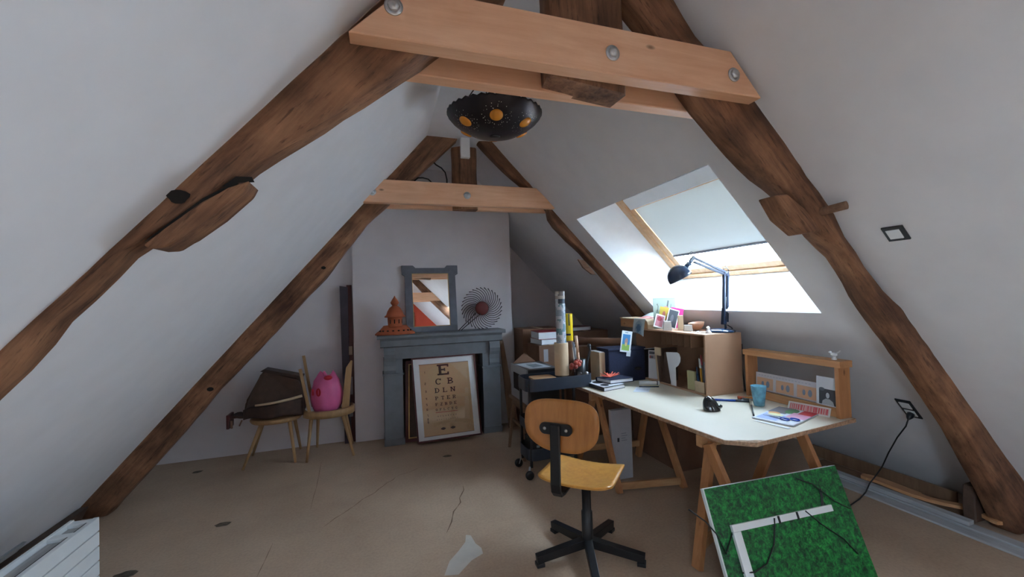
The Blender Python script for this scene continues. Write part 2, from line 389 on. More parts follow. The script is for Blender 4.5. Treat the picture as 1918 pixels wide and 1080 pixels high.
# letters: strokes on a 1 x 1 cell, slab serifs
def letter(b, ch, x, y, w, h, t, z=0, serif=True):
    def R(x0, y0, x1, y1): b.quad((x+x0*w, y+y0*h, z), (x+x1*w, y+y0*h, z), (x+x1*w, y+y1*h, z), (x+x0*w, y+y1*h, z))
    tx, ty = t/w, t/h; sy = ty*.62
    def stem(cx, y0=0, y1=1, sb=True, st=True):
        R(cx-tx/2, y0, cx+tx/2, y1)
        if serif:
            if sb: R(cx-tx*1.05, y0, cx+tx*1.05, y0+sy)
            if st: R(cx-tx*1.05, y1-sy, cx+tx*1.05, y1)
    def bowl(cx, cy, rx, ry, a0, a1, n=14):
        P = [(cx+rx*math.cos(a0+(a1-a0)*i/n), cy+ry*math.sin(a0+(a1-a0)*i/n)) for i in range(n+1)]
        Q = [(cx+(rx-tx)*math.cos(a0+(a1-a0)*i/n), cy+(ry-sy)*math.sin(a0+(a1-a0)*i/n)) for i in range(n+1)]
        for i in range(n):
            b.quad(*[(x+q[0]*w, y+q[1]*h, z) for q in (P[i], P[i+1], Q[i+1], Q[i])])
    def diag(x0, y0, x1, y1, k=1):
        b.quad((x+(x0-tx*k/2)*w, y+y0*h, z), (x+(x0+tx*k/2)*w, y+y0*h, z), (x+(x1+tx*k/2)*w, y+y1*h, z), (x+(x1-tx*k/2)*w, y+y1*h, z))
    if ch in 'EFL':
        stem(.22); 
        if ch in 'EL': R(.0, 0, .95, sy); R(.95-tx*.6, 0, .95, .28)
        if ch in 'EF': R(0, 1-sy, .95, 1); R(.95-tx*.6, .74, .95, 1); R(.2, .5-sy/2, .66, .5+sy/2); R(.66-tx*.5, .36, .66, .64)
    elif ch == 'C' or ch == 'G':
        bowl(.5, .5, .48, .5, .22*PI, 1.78*PI, 22); R(.86-tx*.3, .68, .95, .98)
        if ch == 'G': R(.55, .42-sy, 1, .42); R(.86-tx/2, 0.05, .86+tx/2, .42)
    elif ch == 'O': bowl(.5, .5, .48, .5, 0, 2*PI, 24)
    elif ch in 'BPRD':
        stem(.22)
        if ch == 'D': bowl(.4, .5, .58, .5, -PI/2, PI/2, 16); R(.2, 0, .42, sy); R(.2, 1-sy, .42, 1)
        else:
            bowl(.5, .74, .42, .26, -PI/2, PI/2); R(.2, 1-sy, .52, 1); R(.2, .48, .52, .48+sy)
            if ch == 'B': bowl(.52, .26, .46, .26, -PI/2, PI/2); R(.2, 0, .54, sy); R(.2, .52-sy, .54, .52)
            if ch == 'R': diag(.86, 0, .5, .5)
    elif ch == 'N': stem(.16, sb=True); stem(.84, sb=False); diag(.84, 0, .16, 1, 1.2)
    elif ch == 'T': stem(.5, st=False); R(.02, 1-sy, .98, 1); R(.02, .72, .02+tx*.6, 1); R(.98-tx*.6, .72, .98, 1)
    elif ch == 'Z': R(.05, 0, .95, sy); R(.05, 1-sy, .95, 1); diag(.16, 0, .84, 1, 1.1)
    elif ch == 'A': diag(.12, 0, .5, 1); diag(.88, 0, .5, 1); R(.28, .3, .72, .3+sy); R(0, 0, .28, sy); R(.72, 0, 1, sy)
    elif ch == 'X': diag(.1, 0, .9, 1); diag(.9, 0, .1, 1)
    elif ch == 'I': stem(.5)
    elif ch == 'H': stem(.18); stem(.82); R(.18, .45, .82, .45+sy)
SEG = {'1': 'BC', '2': 'ABGED', '3': 'ABGCD', '4': 'FGBC', '5': 'AFGCD', '6': 'AFGECD', '7': 'ABC', '8': 'ABCDEFG', '9': 'ABFGCD'}
def digit(b, ch, x, y, w, h, t, z=0):
    for s_ in SEG[ch]:
        x0, y0, x1, y1 = {'A': (0, 1, 1, 1), 'B': (1, .5, 1, 1), 'C': (1, 0, 1, .5), 'D': (0, 0, 1, 0), 'E': (0, 0, 0, .5), 'F': (0, .5, 0, 1), 'G': (0, .5, 1, .5)}[s_]
        b.quad((x+x0*w-t/2, y+y0*h-t/2, z), (x+x1*w+t/2, y+y0*h-t/2, z), (x+x1*w+t/2, y+y1*h+t/2, z), (x+x0*w-t/2, y+y1*h+t/2, z))

# ------------------------------------------------------------------ the setting
ZC = 3.20                                   # flat strip of ceiling under the ridge
def SL(y, z): return (-2.286 + z/1.163, y, z)
def SLd(y, z, d=0): return (-2.286 + z/1.163 - .7583*d, y, z + .6520*d)
def SR(y, z, d=0): return (4.203 - z/1.038 + .7202*d, y, z + .6938*d)
YB, YF = 6.05, -5.9
b = B(); b.box((.96, -.55, -.05), (6.9, 13.4, .1)); floor = struct('floor', b, 'floor')
# left slope
def slope(name, P, skies):
    b = B()
    ys = sorted({YF, YB, *[k[0] for k in skies], *[k[1] for k in skies]}); zs = sorted({-.05, ZC+.02, *[k[2] for k in skies], *[k[3] for k in skies]})
    for y0, y1 in zip(ys, ys[1:]):
        for z0, z1 in zip(zs, zs[1:]):
            ym, zm = (y0+y1)/2, (z0+z1)/2
            if any(k[0] < ym < k[1] and k[2] < zm < k[3] for k in skies): continue
            b.quad(P(y0, z0), P(y0, z1), P(y1, z1), P(y1, z0))
    return struct(name, b, 'plaster')
slope('wall_left', SLd, [SKY3, SKY4])
# right slope with two skylight openings and their linings
slope('wall_right', SR, [SKY1, SKY2])
D = .40
def lining(k, inner, par, SR=SR):
    b = B()
    y0, y1, z0, z1 = k; a0, a1, c0, c1 = inner
    o = [SR(y0, z0), SR(y1, z0), SR(y1, z1), SR(y0, z1)]; i = [SR(a0, c0, D), SR(a1, c0, D), SR(a1, c1, D), SR(a0, c1, D)]
    for q in range(4): b.quad(o[q], o[(q+1) % 4], i[(q+1) % 4], i[q])
    struct('lining', b, 'reveal', par)
IN1 = (2.06, 3.60, 1.475, 2.262); IN2 = (-2.1, -1.2, 1.40, 2.2)
def skylight(name, k, inner, blind_to, SR=SR, nx=(.7202, .6938)):
    """frame, pane and roller blind set at the outer end of the lining"""
    w = bpy.data.objects.new(name, None); C.objects.link(w); w['kind'] = 'structure'
    lining(k, inner, w, SR)
    a0, a1, c0, c1 = inner
    T = frame(SR(a0, c0, D), (0, 1, 0), (-nx[1]*(1 if nx[0] > 0 else -1), 0, abs(nx[0])), (nx[0], 0, nx[1]))     # x along the wall, y up the slope, z outwards
    w_, h_ = a1-a0, (c1-c0)/abs(nx[0])
    def rim(nm, x0, x1, y0, y1, t, z0, z1, mat, tb):
        for n_, q in ((nm, (x0, x1, y0, y0+tb)), (nm, (x0, x1, y1-t, y1)), (nm, (x0, x0+t, y0+tb, y1-t)), (nm, (x1-t, x1, y0+tb, y1-t))):
            b = B(T); b.box(((q[0]+q[1])/2, (q[2]+q[3])/2, (z0+z1)/2), (q[1]-q[0], q[3]-q[2], z1-z0), bevel=.004)
            o = obj(n_, b, mat, w)
            o['kind'] = 'structure'
    # the outer frame and the sash inside it, with a shadow gap between
    rim('window_frame', -.01, w_+.01, -.01, h_+.01, .085, -.012, .07, 'window_pine', .055)
    rim('sash', .078, w_-.078, .048, h_-.078, .07, .004, .06, 'window_pine', .06)
    b = B(T); b.box((w_/2, h_/2, .05), (w_-.2, h_-.2, .006)); o = obj('pane', b, 'glass', w); o['kind'] = 'structure'
    if blind_to:
        b = B(T); b.box((w_/2, (h_+blind_to)/2-.02, .012), (w_-.30, h_-blind_to-.04, .003)); o = obj('roller_blind', b, 'blind', w); o['kind'] = 'structure'
        b = B(T); b.box((w_/2, blind_to, .010), (w_-.29, .022, .012), bevel=.003); o = obj('blind_bar', b, 'grey_frame', w); o['kind'] = 'structure'
        b = B(T); b.box((w_/2, h_-.06, -.01), (w_-.30, .13, .05), bevel=.008); o = obj('blind_box', b, 'white_plastic', w); o['kind'] = 'structure'
    return w
skylight('window_1', SKY1, IN1, .30)
skylight('window_2', SKY2, IN2, None)
skylight('added_window_3', SKY3, (-2.3, -1.4, 1.40, 2.2), None, SLd, (-.7583, .6520))  # out of view, added for its light on the right slope
skylight('added_window_4', SKY4, (-4.8, -4.1, 1.50, 2.262), None, SLd, (-.7583, .6520))  # out of view, added for its light on the gable
b = B(); b.quad((SL(0, ZC)[0]-.02, YF, ZC), (SR(0, ZC)[0]+.02, YF, ZC), (SR(0, ZC)[0]+.02, YB, ZC), (SL(0, ZC)[0]-.02, YB, ZC)); struct('ceiling', b, 'plaster')
# gable behind the fireplace: nearer on the left of the chimney breast, deeper on its right
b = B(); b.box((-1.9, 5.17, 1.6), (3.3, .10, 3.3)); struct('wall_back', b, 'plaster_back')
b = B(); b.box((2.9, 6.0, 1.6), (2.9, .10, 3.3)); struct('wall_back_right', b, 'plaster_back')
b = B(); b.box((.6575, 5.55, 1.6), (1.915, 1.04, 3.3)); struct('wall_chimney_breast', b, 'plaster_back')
b = B(); b.box((.96, YF-.05, 1.6), (7.2, .1, 3.4)); struct('wall_rear', b, 'red_wall')
b = B(); b.box((.85, YF+.02, 1.3), (1.1, .05, 2.6)); struct('door_1', b, 'dark_brown')

# worn marks of the floor: thin skins of filler and cracks
def ribbon(pts, w, z=.0012):
    b = B(); pts = [Vector((p[0], p[1], z)) for p in pts]
    L, R = [], []
    for i, p in enumerate(pts):
        d = (pts[min(i+1, len(pts)-1)]-pts[max(i-1, 0)]).normalized(); a = Vector((-d.y, d.x, 0))
        k = w*(.35+.65*abs(math.sin(i*1.7+1))) * (.3 if i in (0, len(pts)-1) else 1)
        L.append(b.v(p+a*k/2)); R.append(b.v(p-a*k/2))
    for i in range(len(pts)-1): b.f([L[i], R[i], R[i+1], L[i+1]])
    return b
def wander(a, c, n, amp, seed):
    rnd = random.Random(seed); a, c = Vector(a), Vector(c); d = (c-a); nrm = Vector((-d.y, d.x)).normalized(); o = 0; out = []
    for i in range(n+1):
        o = o*.7 + rnd.uniform(-amp, amp); out.append(a+d*i/n + nrm*o*(0 if i in (0, n) else 1))
    return out
M['crack'] = plain('floor_crack', (.19, .115, .075), .9)
M['stain'] = plain('dark_stain', (.11, .085, .06), .8, var=.5, scale=40)
M['filler'] = plain('white_filler', (.60, .55, .49), .8, var=.05)
for pts, w in FLOOR_CRACKS if 'FLOOR_CRACKS' in globals() else (
        (wander((-.42, 3.24), (.10, 3.90), 14, .012, 1), .007), (wander((.10, 3.90), (.36, 4.05), 6, .010, 2), .005),
        (wander((.40, 2.85), (.64, 3.50), 10, .018, 3), .010)):
    o = obj('crack', ribbon(pts, w), 'crack', floor); o['kind'] = 'structure'
for a, c in (((-.60, 4.55), (-.55, 3.55)), ((-.72, 3.15), (-.74, 2.6))):
    o = obj('joint', ribbon(wander(a, c, 8, .004, 5), .004), 'crack', floor); o['kind'] = 'structure'
for x, y, r in ((-1.50, 3.10, .045), (-1.13, 3.55, .035), (-1.72, 4.75, .03), (.62, 4.22, .03), (-1.30, 2.62, .05), (-1.60, 3.05, .03)):
    b = B(); b.f([b.v((x+r*1.5*math.cos(t)*(.8+.4*random.random()), y+r*math.sin(t)*(.8+.4*random.random()), .0012)) for t in (2*PI*i/14 for i in range(14))])
    o = obj('stain', b, 'stain', floor); o['kind'] = 'structure'
b = B(); b.f([b.v((x, y, .0012)) for x, y in ((.32, 2.42), (.40, 2.40), (.50, 2.50), (.58, 2.54), (.585, 2.60), (.56, 2.66), (.55, 2.76), (.52, 2.78), (.50, 2.70), (.44, 2.62), (.37, 2.54))])
o = obj('filler_patch', b, 'filler', floor); o['kind'] = 'structure'

# ------------------------------------------------------------------ roof trusses
def timber(outer, inner, y0, y1, seed, n=44, rough=.006, emb=.03):
    """hewn timber between two outlines in the plane of the truss, y0 near face, y1 far face"""
    b = B(); O = resample(outer, n); I = resample(inner, n); rings = []
    for k in range(n):
        o, i = O[k], I[k]; d = (o-i).normalized(); o = o + d*emb
        prof = []
        ch = .012
        ci = .020 + .012*noise.noise(Vector((k*.21, seed, 0)))
        for u, y in ((i+d*ci, y0), (i+d*.35*(o-i).length, y0-.004), (i+d*.7*(o-i).length, y0), (o, y0), (o, y1), (i+d*.5*(o-i).length, y1), (i+d*ci, y1), (i, y1-ch), (i, (y0+y1)/2), (i, y0+ch)):
            q = Vector((u.x, y, u.y)); w = rough*noise.noise(q*7+Vector((seed, 0, 0))) + rough*.6*noise.noise(q*22)
            prof.append((q.x - d.x*w*.9, q.y + w, q.z - d.y*w*.9))
        rings.append(prof)
    b.loft(rings, True, True)
    return b
def bolt(x, y, z, par, r=.018):
    b = B(frame((x, y, z), (1, 0, 0), (0, 0, 1), (0, -1, 0)))
    b.lathe([(r*1.45, 0), (r*1.45, .004), (r*.95, .0045)], 20)
    b.lathe([(r*.95, .004), (r, .008), (r*.9, .016), (r*.3, .019)], 6)
    return obj('bolt', b, 'chrome', par, False)
def collar(par, poly, y0, y1, mat='pine_beam'):
    b = B(); b.prism(poly, y0, y1); bmesh.ops.bevel(b.bm, geom=b.bm.edges[:], offset=.004, segments=1, affect='EDGES')
    return obj('collar_beam', b, mat, par, False)
def strip(o_pts): return o_pts
NY0, NY1 = 1.51, 1.635
near = thing('roof_truss', 'rough oak roof truss nearest the camera with bolted pale pine collar', 'roof truss', (.9, 1.55, 0))
SLO = lambda z: (-2.286 + z/1.163, z)
SRO = lambda z: (4.203 - z/1.038, z)
NLI = NLI_PTS = [(.5, 2.79), (.431, 2.737), (.126, 2.470), (-.124, 2.270), (-.278, 2.150), (-.422, 2.033), (-.543, 1.906), (-.62, 1.847), (-.708, 1.801), (-.806, 1.675), (-.906, 1.569), (-.936, 1.517), (-1.009, 1.411), (-1.081, 1.335), (-1.4, .95), (-2.14, .06)]
o = obj('rafter', timber([SLO(z) for z in (2.93, 2.508, 2.3, 2.0, 1.8, 1.65, 1.49, 1.2, .02)], NLI, NY0, NY1, 1), 'old_left', near, False)
NRI = [(1.02, 2.96), (1.13, 2.862), (1.47, 2.480), (1.603, 2.358), (1.768, 2.221), (1.98, 2.097), (2.20, 1.897), (2.378, 1.780), (2.554, 1.534), (2.72, 1.358), (3.03, 1.035), (3.31, .71), (3.607, .297), (3.80, .01)]
nro = [(1.16, 3.10), (1.273, 2.934), (1.404, 2.77), (1.789, 2.490), (2.023, 2.228), (2.091, 2.133), (2.219, 2.05), (2.308, 1.90), (2.423, 1.777), (2.579, 1.612), (2.769, 1.468), (3.056, 1.209), (3.24, 1.007), (3.438, .859), (3.642, .672), (3.901, .434), (4.15, .01)]
o = obj('rafter', timber(nro, NRI, NY0, NY1, 5), 'old_right', near, False)
b = B(); 
kp = [[(x+.01*noise.noise(Vector((x*3, z*4, 1))), y+.008*noise.noise(Vector((x*5, z*3, 9))), z) for x, y in ((.695, 1.525), (.86, 1.519), (1.035, 1.523), (1.055, 1.54), (1.05, 1.66), (.87, 1.665), (.70, 1.66), (.682, 1.54))] for z in [2.515+i*.615/10 for i in range(11)]]
kp[0] = [(x, y, z - (.035 if x > .9 else .0)) for x, y, z in kp[0]]
b.loft(kp, True, True); obj('king_post', b, 'old_post', near, False)
c1 = collar(near, [(-.085, 2.504), (1.728, 2.504), (1.554, 2.70), (.11, 2.70)], 1.437, 1.509)
for x, z in ((.065, 2.616), (.928, 2.590), (1.563, 2.590)): bolt(x, 1.436, z, c1, .022)
c2 = collar(near, [(-.085, 2.500), (1.70, 2.500), (1.53, 2.69), (.11, 2.69)], 1.637, 1.705)
# loose cleats, peg and hollows on the rafters
def cleat(poly, y0, y1, par, mat='old_left'):
    b = B(); b.prism(poly, y0, y1); bmesh.ops.bevel(b.bm, geom=b.bm.edges[:], offset=.006, segments=1, affect='EDGES')
    return obj('cleat', b, mat, par, False)
cleat([(-.672, 1.790), (-.615, 1.838), (-.521, 1.925), (-.448, 1.972), (-.389, 2.000), (-.405, 1.965), (-.485, 1.885), (-.565, 1.818), (-.613, 1.782), (-.655, 1.779)], 1.488, 1.60, near)
cleat([(1.84, 2.060), (1.925, 2.070), (2.03, 2.00), (2.15, 1.893), (2.035, 1.878), (1.915, 1.955)], 1.478, 1.58, near, 'old_right')
b = B(); b.tube([(2.17, 1.60, 1.985), (2.19, 1.50, 2.00), (2.21, 1.40, 2.01)], .021, 12); obj('peg', b, 'old_block', near, False)
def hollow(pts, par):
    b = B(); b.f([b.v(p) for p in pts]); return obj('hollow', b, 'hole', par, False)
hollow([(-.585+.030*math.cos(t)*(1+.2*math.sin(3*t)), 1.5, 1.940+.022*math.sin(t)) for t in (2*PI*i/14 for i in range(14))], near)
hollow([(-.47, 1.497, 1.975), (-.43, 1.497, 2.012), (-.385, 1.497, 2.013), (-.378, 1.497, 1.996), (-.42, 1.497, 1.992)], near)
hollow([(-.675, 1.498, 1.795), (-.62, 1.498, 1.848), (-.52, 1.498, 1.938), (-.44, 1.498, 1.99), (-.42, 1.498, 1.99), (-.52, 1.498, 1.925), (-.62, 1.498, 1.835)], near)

FY0, FY1 = 3.99, 4.12
far = thing('roof_truss', 'rough oak roof truss in front of the fireplace with pale pine collar', 'roof truss', (.9, 4.05, 0))
FLI = [(.70, 3.155), (.343, 2.779), (.047, 2.472), (-.093, 2.338), (-.287, 2.080), (-.465, 1.825), (-.642, 1.630), (-1.025, 1.195), (-1.340, .850), (-1.545, .580), (-1.795, .290), (-2.03, .015)]
obj('rafter', timber([SLO(z) for z in (ZC+.12, 2.73, 2.3, 1.8, 1.4, 1.0, .5, .02)], [(.93, 3.36)]+FLI[1:], FY0, FY1, 9, rough=.008), 'old_left', far, False)
FRI = [(.985, 3.15), (1.197, 2.975), (1.402, 2.816), (1.727, 2.565), (1.75, 2.468), (1.778, 2.381), (1.952, 2.224), (2.124, 2.071), (2.359, 1.834), (2.432, 1.754), (2.627, 1.534), (2.785, 1.341), (3.15, .98), (3.95, .08)]
obj('rafter', timber([SRO(z) for z in (ZC+.12, 2.786, 2.5, 2.1, 1.8, 1.4, 1.0, .02)], [(.90, 3.30)]+FRI[1:], FY0, FY1, 13, rough=.012), 'old_right', far, False)
b = B()
kp = [[(x+.008*noise.noise(Vector((x*3, z*4, 3))), y, z) for x, y in ((.715, 4.05), (.79, 3.995), (.95, 4.0), (.965, 4.03), (.96, 4.12), (.72, 4.12))] for z in [2.50+i*.627/8 for i in range(9)]]
b.loft(kp, False, True); obj('king_post', b, 'old_post', far, False)
c3 = collar(far, [(-.235, 2.508), (1.795, 2.525), (1.565, 2.728), (-.03, 2.728)], 3.918, 3.988)
for x, z in ((-.05, 2.606), (.834, 2.615)): bolt(x, 3.917, z, c3, .024)
collar(far, [(-.16, 2.508), (1.77, 2.525), (1.60, 2.70), (0, 2.70)], 4.122, 4.192)
b = B(); b.prism([(2.071, 1.998), (2.142, 1.987), (2.288, 1.827), (2.235, 1.832), (2.132, 1.905)], 4.01, 4.04); obj('splinter', b, 'old_block', far, False)
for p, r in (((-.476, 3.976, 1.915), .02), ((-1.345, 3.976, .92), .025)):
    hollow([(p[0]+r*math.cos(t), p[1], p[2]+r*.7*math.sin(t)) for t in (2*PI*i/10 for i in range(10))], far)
# a third truss behind the camera, the one seen in the mirror
rear = thing('roof_truss', 'rough oak roof truss behind the camera, reflected in the grey framed mirror', 'roof truss', (.9, -1.3, 0))
RY0, RY1 = -2.06, -1.94
obj('rafter', timber([SLO(z) for z in (ZC, 2.5, 2.0, 1.0, .02)], [(.62, 3.1), (.1, 2.5), (-.33, 2.0), (-1.2, 1.0), (-2.05, .02)], RY0, RY1, 21), 'old_left', rear, False)
obj('rafter', timber([SRO(z) for z in (ZC, 2.5, 2.0, 1.0, .02)], [(.95, 3.15), (1.5, 2.5), (1.98, 2.0), (3.0, 1.0), (3.95, .02)], RY0, RY1, 22), 'old_right', rear, False)
collar(rear, [(-.1, 2.50), (1.78, 2.50), (1.55, 2.74), (.09, 2.74)], RY1+.002, RY1+.07)
collar(rear, [(-.1, 2.50), (1.78, 2.50), (1.55, 2.74), (.09, 2.74)], RY0-.07, RY0-.002)
b = B(); b.box((.86, -2.0, 2.83), (.26, .115, .70)); obj('king_post', b, 'old_post', rear, False)

# ------------------------------------------------------------------ pendant lamp
lamp = thing('pendant_lamp', 'dark metal bowl pendant lamp with amber glass discs under the ceiling', 'lamp', (.755, 2.6, 2.83))
lamp.rotation_euler = (.05, 0, 0)
R0 = .318
prof = [(.03, -.148), (.10, -.142), (.17, -.122), (.235, -.088), (.285, -.048), (.312, -.010), (R0, 0)]
inn = [(r-.004, z+.004) for r, z in prof[::-1]]
b = B(); b.lathe([(.001, -.149)]+prof+inn+[(.001, -.143)], 72, cap=False, wob=lambda j, i: .006*math.cos(j*PI) if 6 <= i <= 8 else 0)
bowl = obj('bowl', b, 'lamp_metal', lamp)
def on_bowl(phi, t, off=.002):
    """point and outward normal on the bowl, t = 0 foot .. 1 rim"""
    k = t*(len(prof)-1); i = min(int(k), len(prof)-2); u = k-i
    r = prof[i][0]*(1-u)+prof[i+1][0]*u; z = prof[i][1]*(1-u)+prof[i+1][1]*u
    dr, dz = prof[i+1][0]-prof[i][0], prof[i+1][1]-prof[i][1]; L = math.hypot(dr, dz)
    nr, nz = dz/L, -dr/L
    return Vector((r*math.cos(phi), r*math.sin(phi), z)), Vector((nr*math.cos(phi), nr*math.sin(phi), nz))
rn = random.Random(3)
for q in range(6):
    phi = math.radians(-103 + q*60)
    p, nn = on_bowl(phi, .47)
    t1 = nn.cross(Vector((0, 0, 1))).normalized()
    b = B(frame(p, t1, nn.cross(t1), nn)); b.lathe([(.042, -.012), (.042, .0), (.034, .007), (.018, .011), (.002, .012)], 24)
    obj('amber_disc', b, 'amber', bowl)
M['pinhole'] = plain('pierced_spots', (.75, .68, .60), .5)
b = B()
for q in range(6):
    phi = math.radians(-103 + q*60)
    for k in range(46):
        a = rn.uniform(0, 2*PI); d = rn.uniform(.055, .11)
        ph = phi + d*math.cos(a)/.24; t = .47 + d*math.sin(a)*2.2
        if not .06 < t < .95: continue
        p, nn = on_bowl(ph, t); t1 = nn.cross(Vector((0, 0, 1))).normalized(); t2 = nn.cross(t1); r = rn.uniform(.0015, .0032)
        p = p + nn*.0015
        b.f([b.v(p+(t1*math.cos(x)+t2*math.sin(x))*r) for x in (2*PI*i/6 for i in range(6))])
o = obj('pierced_dots', b, 'pinhole', lamp); o['kind'] = 'stuff'
b = B(); b.lathe([(.002, -.155), (.034, -.154), (.036, -.146), (.002, -.145)], 20); obj('foot_cap', b, 'black_metal', lamp)
for q in range(3):
    a = math.radians(100+q*120)
    b = B(); b.tube([(R0*.93*math.cos(a), R0*.93*math.sin(a), -.005), (.02*math.cos(a),   .02*math.sin(a), .32)], .0035, 6); obj('chain', b, 'rust_wire', lamp)
b = B(); b.lathe([(.055, .369), (.055, .349), (.035, .327), (.012, .319)], 24); obj('ceiling_rose', b, 'white_plastic', lamp)
b = B(); b.tube([(0, 0, .33), (0, 0, .03)], .006, 8); b.lathe([(.02, .04), (.02, -.02), (.03, -.04), (.03, -.09), (.01, -.11)], 16); obj('bulb_holder', b, 'white_plastic', lamp)

# cable duct and loose cables on the far truss
solo('cable_duct', B().box((.835, 3.965, 3.10), (.090, .05, .196), bevel=.004), 'white_plastic', 'white square cable duct on the far king post below the ceiling', 'duct', (.822, 3.965, 3.0))
b = B(); b.tube([(.335, 4.06, 2.66), (.34, 4.055, 2.765), (.375, 4.05, 2.797), (.42, 4.05, 2.803), (.475, 4.05, 2.792), (.515, 4.05, 2.755), (.53, 4.06, 2.66)], .007, 8)
solo('cable', b, 'wire', 'black cable looping above the far pale collar beam', 'cable', (.42, 4.05, 2.73), 'loose cables on the far truss')
b = B(); b.tube([(.53, 4.10, 2.99), (.56, 4.08, 2.95), (.61, 4.06, 2.915), (.645, 4.05, 2.87), (.66, 4.05, 2.80), (.662, 4.06, 2.66)], .007, 8)
solo('cable', b, 'wire', 'black cable hanging beside the far king post', 'cable', (.6, 4.05, 2.8), 'loose cables on the far truss')

# ------------------------------------------------------------------ fireplace surround
fp = thing('fireplace_surround', 'grey painted wooden fireplace surround against the chimney breast', 'fireplace', (.69, 4.86, 0))
def fbox(name, x0, x1, y0, y1, z0, z1, bev=.004, par=None):
    b = B(); b.box(((x0+x1)/2, (y0+y1)/2, (z0+z1)/2), (x1-x0, y1-y0, z1-z0), bevel=bev); return obj(name, b, 'grey_paint', par or fp, False)
b = B()
b.prism([(4.70, 1.182), (4.695, 1.190), (4.695, 1.216), (4.702, 1.222), (5.028, 1.222), (5.028, 1.182)], -.045, 1.425, 'yz'); obj('mantel_shelf', b, 'grey_paint', fp, False)
b = B(); b.prism([(4.742, 1.085), (4.722, 1.095), (4.722, 1.160), (4.708, 1.182), (5.028, 1.182), (5.028, 1.085)], -.012, 1.385, 'yz'); obj('bed_moulding', b, 'grey_paint', fp, False)
fbox('frieze', .03, 1.355, 4.755, 4.86, .948, 1.085)
for x0, x1 in ((.02, .225), (1.145, 1.36)):
    fbox('jamb', x0, x1, 4.755, 5.026, 0, .948)
    fbox('plinth', x0-.008, x1+.008, 4.742, 5.026, 0, .075)
    fbox('return_panel', x0-.005 if x0 < .5 else x1-.012, x0+.012 if x0 < .5 else x1+.005, 4.80, 5.02, .09, .76, .002)
    xc = (x0+x1)/2 + (-.035 if x0 < .5 else .035)
    b = B(); p = [(4.755, .80), (4.752, .80), (4.735, .83), (4.742, .88), (4.738, .93), (4.712, .97), (4.700, 1.01), (4.706, 1.05), (4.722, 1.085), (4.755, 1.085)]
    b.prism(p, xc-.062, xc+.062, 'yz'); obj('corbel', b, 'grey_paint', fp, False)
    fbox('necking', x0-.012, x1+.012, 4.735, 4.99, .775, .795, .003)
b = B(); b.box((.69, 5.01, .47), (.93, .03, .94)); obj('hearth_back', b, 'dark_brown', fp, False)

# framed eye chart
cT = frame((.372, 4.640, .04), (1.0, .012, .006), (-.045, .11, .99))      # x across, y up the sheet
cw, chh = .700, .900
ch = thing('framed_eye_chart', 'framed eye test chart with a large E leaning inside the fireplace', 'picture', (.72, 4.68, 0))
def ring(name, w, h, t, z0, z1, mat, par, T, x=0, y=0, bev=.002):
    b = B(T)
    for q in ((x, x+w, y, y+t), (x, x+w, y+h-t, y+h), (x, x+t, y+t, y+h-t), (x+w-t, x+w, y+t, y+h-t)):
        b.box(((q[0]+q[1])/2, (q[2]+q[3])/2, (z0+z1)/2), (q[1]-q[0], q[3]-q[2], z1-z0), bevel=bev)
    return obj(name, b, mat, par, False)
ring('frame', cw+.03, chh+.03, .016, -.012, .016, 'dark_red', ch, cT, -.015, -.015)
b = B(cT); b.box((cw/2, chh/2, -.006), (cw, chh, .008)); obj('mount', b, 'white_paint', ch, False)
px0, py0, pw, ph = .066, .045, .565, .785
b = B(cT); b.col = (.60, .40, .215); b.quad((px0, py0, 0), (px0+pw, py0, 0), (px0+pw, py0+ph, 0), (px0, py0+ph, 0)); obj('chart_sheet', b, 'inks', ch, False)
b = B(cT); b.col = (.22, .12, .06)
for q in ((px0-.004, px0+pw, py0+ph, py0+ph+.006), (px0-.004, px0+pw, py0-.006, py0)): b.quad((q[0], q[2], .0006), (q[1], q[2], .0006), (q[1], q[3], .0006), (q[0], q[3], .0006))
obj('mount_bevel', b, 'inks', ch, False)['kind'] = 'stuff'
b = B(cT); b.col = (.030, .012, .016)
CX = px0+pw*.475
rows = [('E', .655, .138, .122, .030, 0), ('CB', .552, .070, .068, .014, .135), ('DLN', .462, .054, .052, .011, .090), ('PTER', .382, .038, .040, .0085, .066), ('FZBDE', .318, .030, .032, .007, .053), ('OFLCTG', .263, .023, .025, .0055, .0445)]
for txt, y, w, h, t, pitch in rows:
    n = len(txt)
    for i, c_ in enumerate(txt): letter(b, c_, CX-w/2+(i-(n-1)/2)*pitch, py0+y-.0, w, h, t, .0012)
for txt, y, w, h, t, pitch in (('APEORFDZ', .195, .012, .013, .003, .029), ('NPRTEZBDFC', .160, .0085, .009, .0022, .0255), ('DEFPOTECXLN', .128, .005, .005, .0013, .018)):
    for i, c_ in enumerate(txt): letter(b, c_, CX-w/2+(i-(len(txt)-1)/2)*pitch, py0+y, w, h, t, .0012, False)
for i, y in enumerate((.690, .565, .478, .398, .333, .280, .212, .172, .140)): digit(b, str(i+1), px0+.048, py0+y, .010, .020, .0042, .0012)
for k in (-.055, .055):
    b.f([b.v((CX+k+.029*math.cos(t), py0+.063+.015*math.sin(t)*(1-.4*abs(math.cos(t))), .0012)) for t in (2*PI*i/16 for i in range(16))])
obj('letters', b, 'inks', ch, False)['kind'] = 'stuff'
b = B(cT); b.col = (.42, .03, .03); b.quad((CX-.125, py0+.241, .0012), (CX+.125, py0+.241, .0012), (CX+.125, py0+.247, .0012), (CX-.125, py0+.247, .0012)); obj('red_rule', b, 'inks', ch, False)
b = B(cT); b.quad((0, 0, .010), (cw, 0, .010), (cw, chh, .010), (0, chh, .010)); obj('glazing', b, 'glass', ch, False)
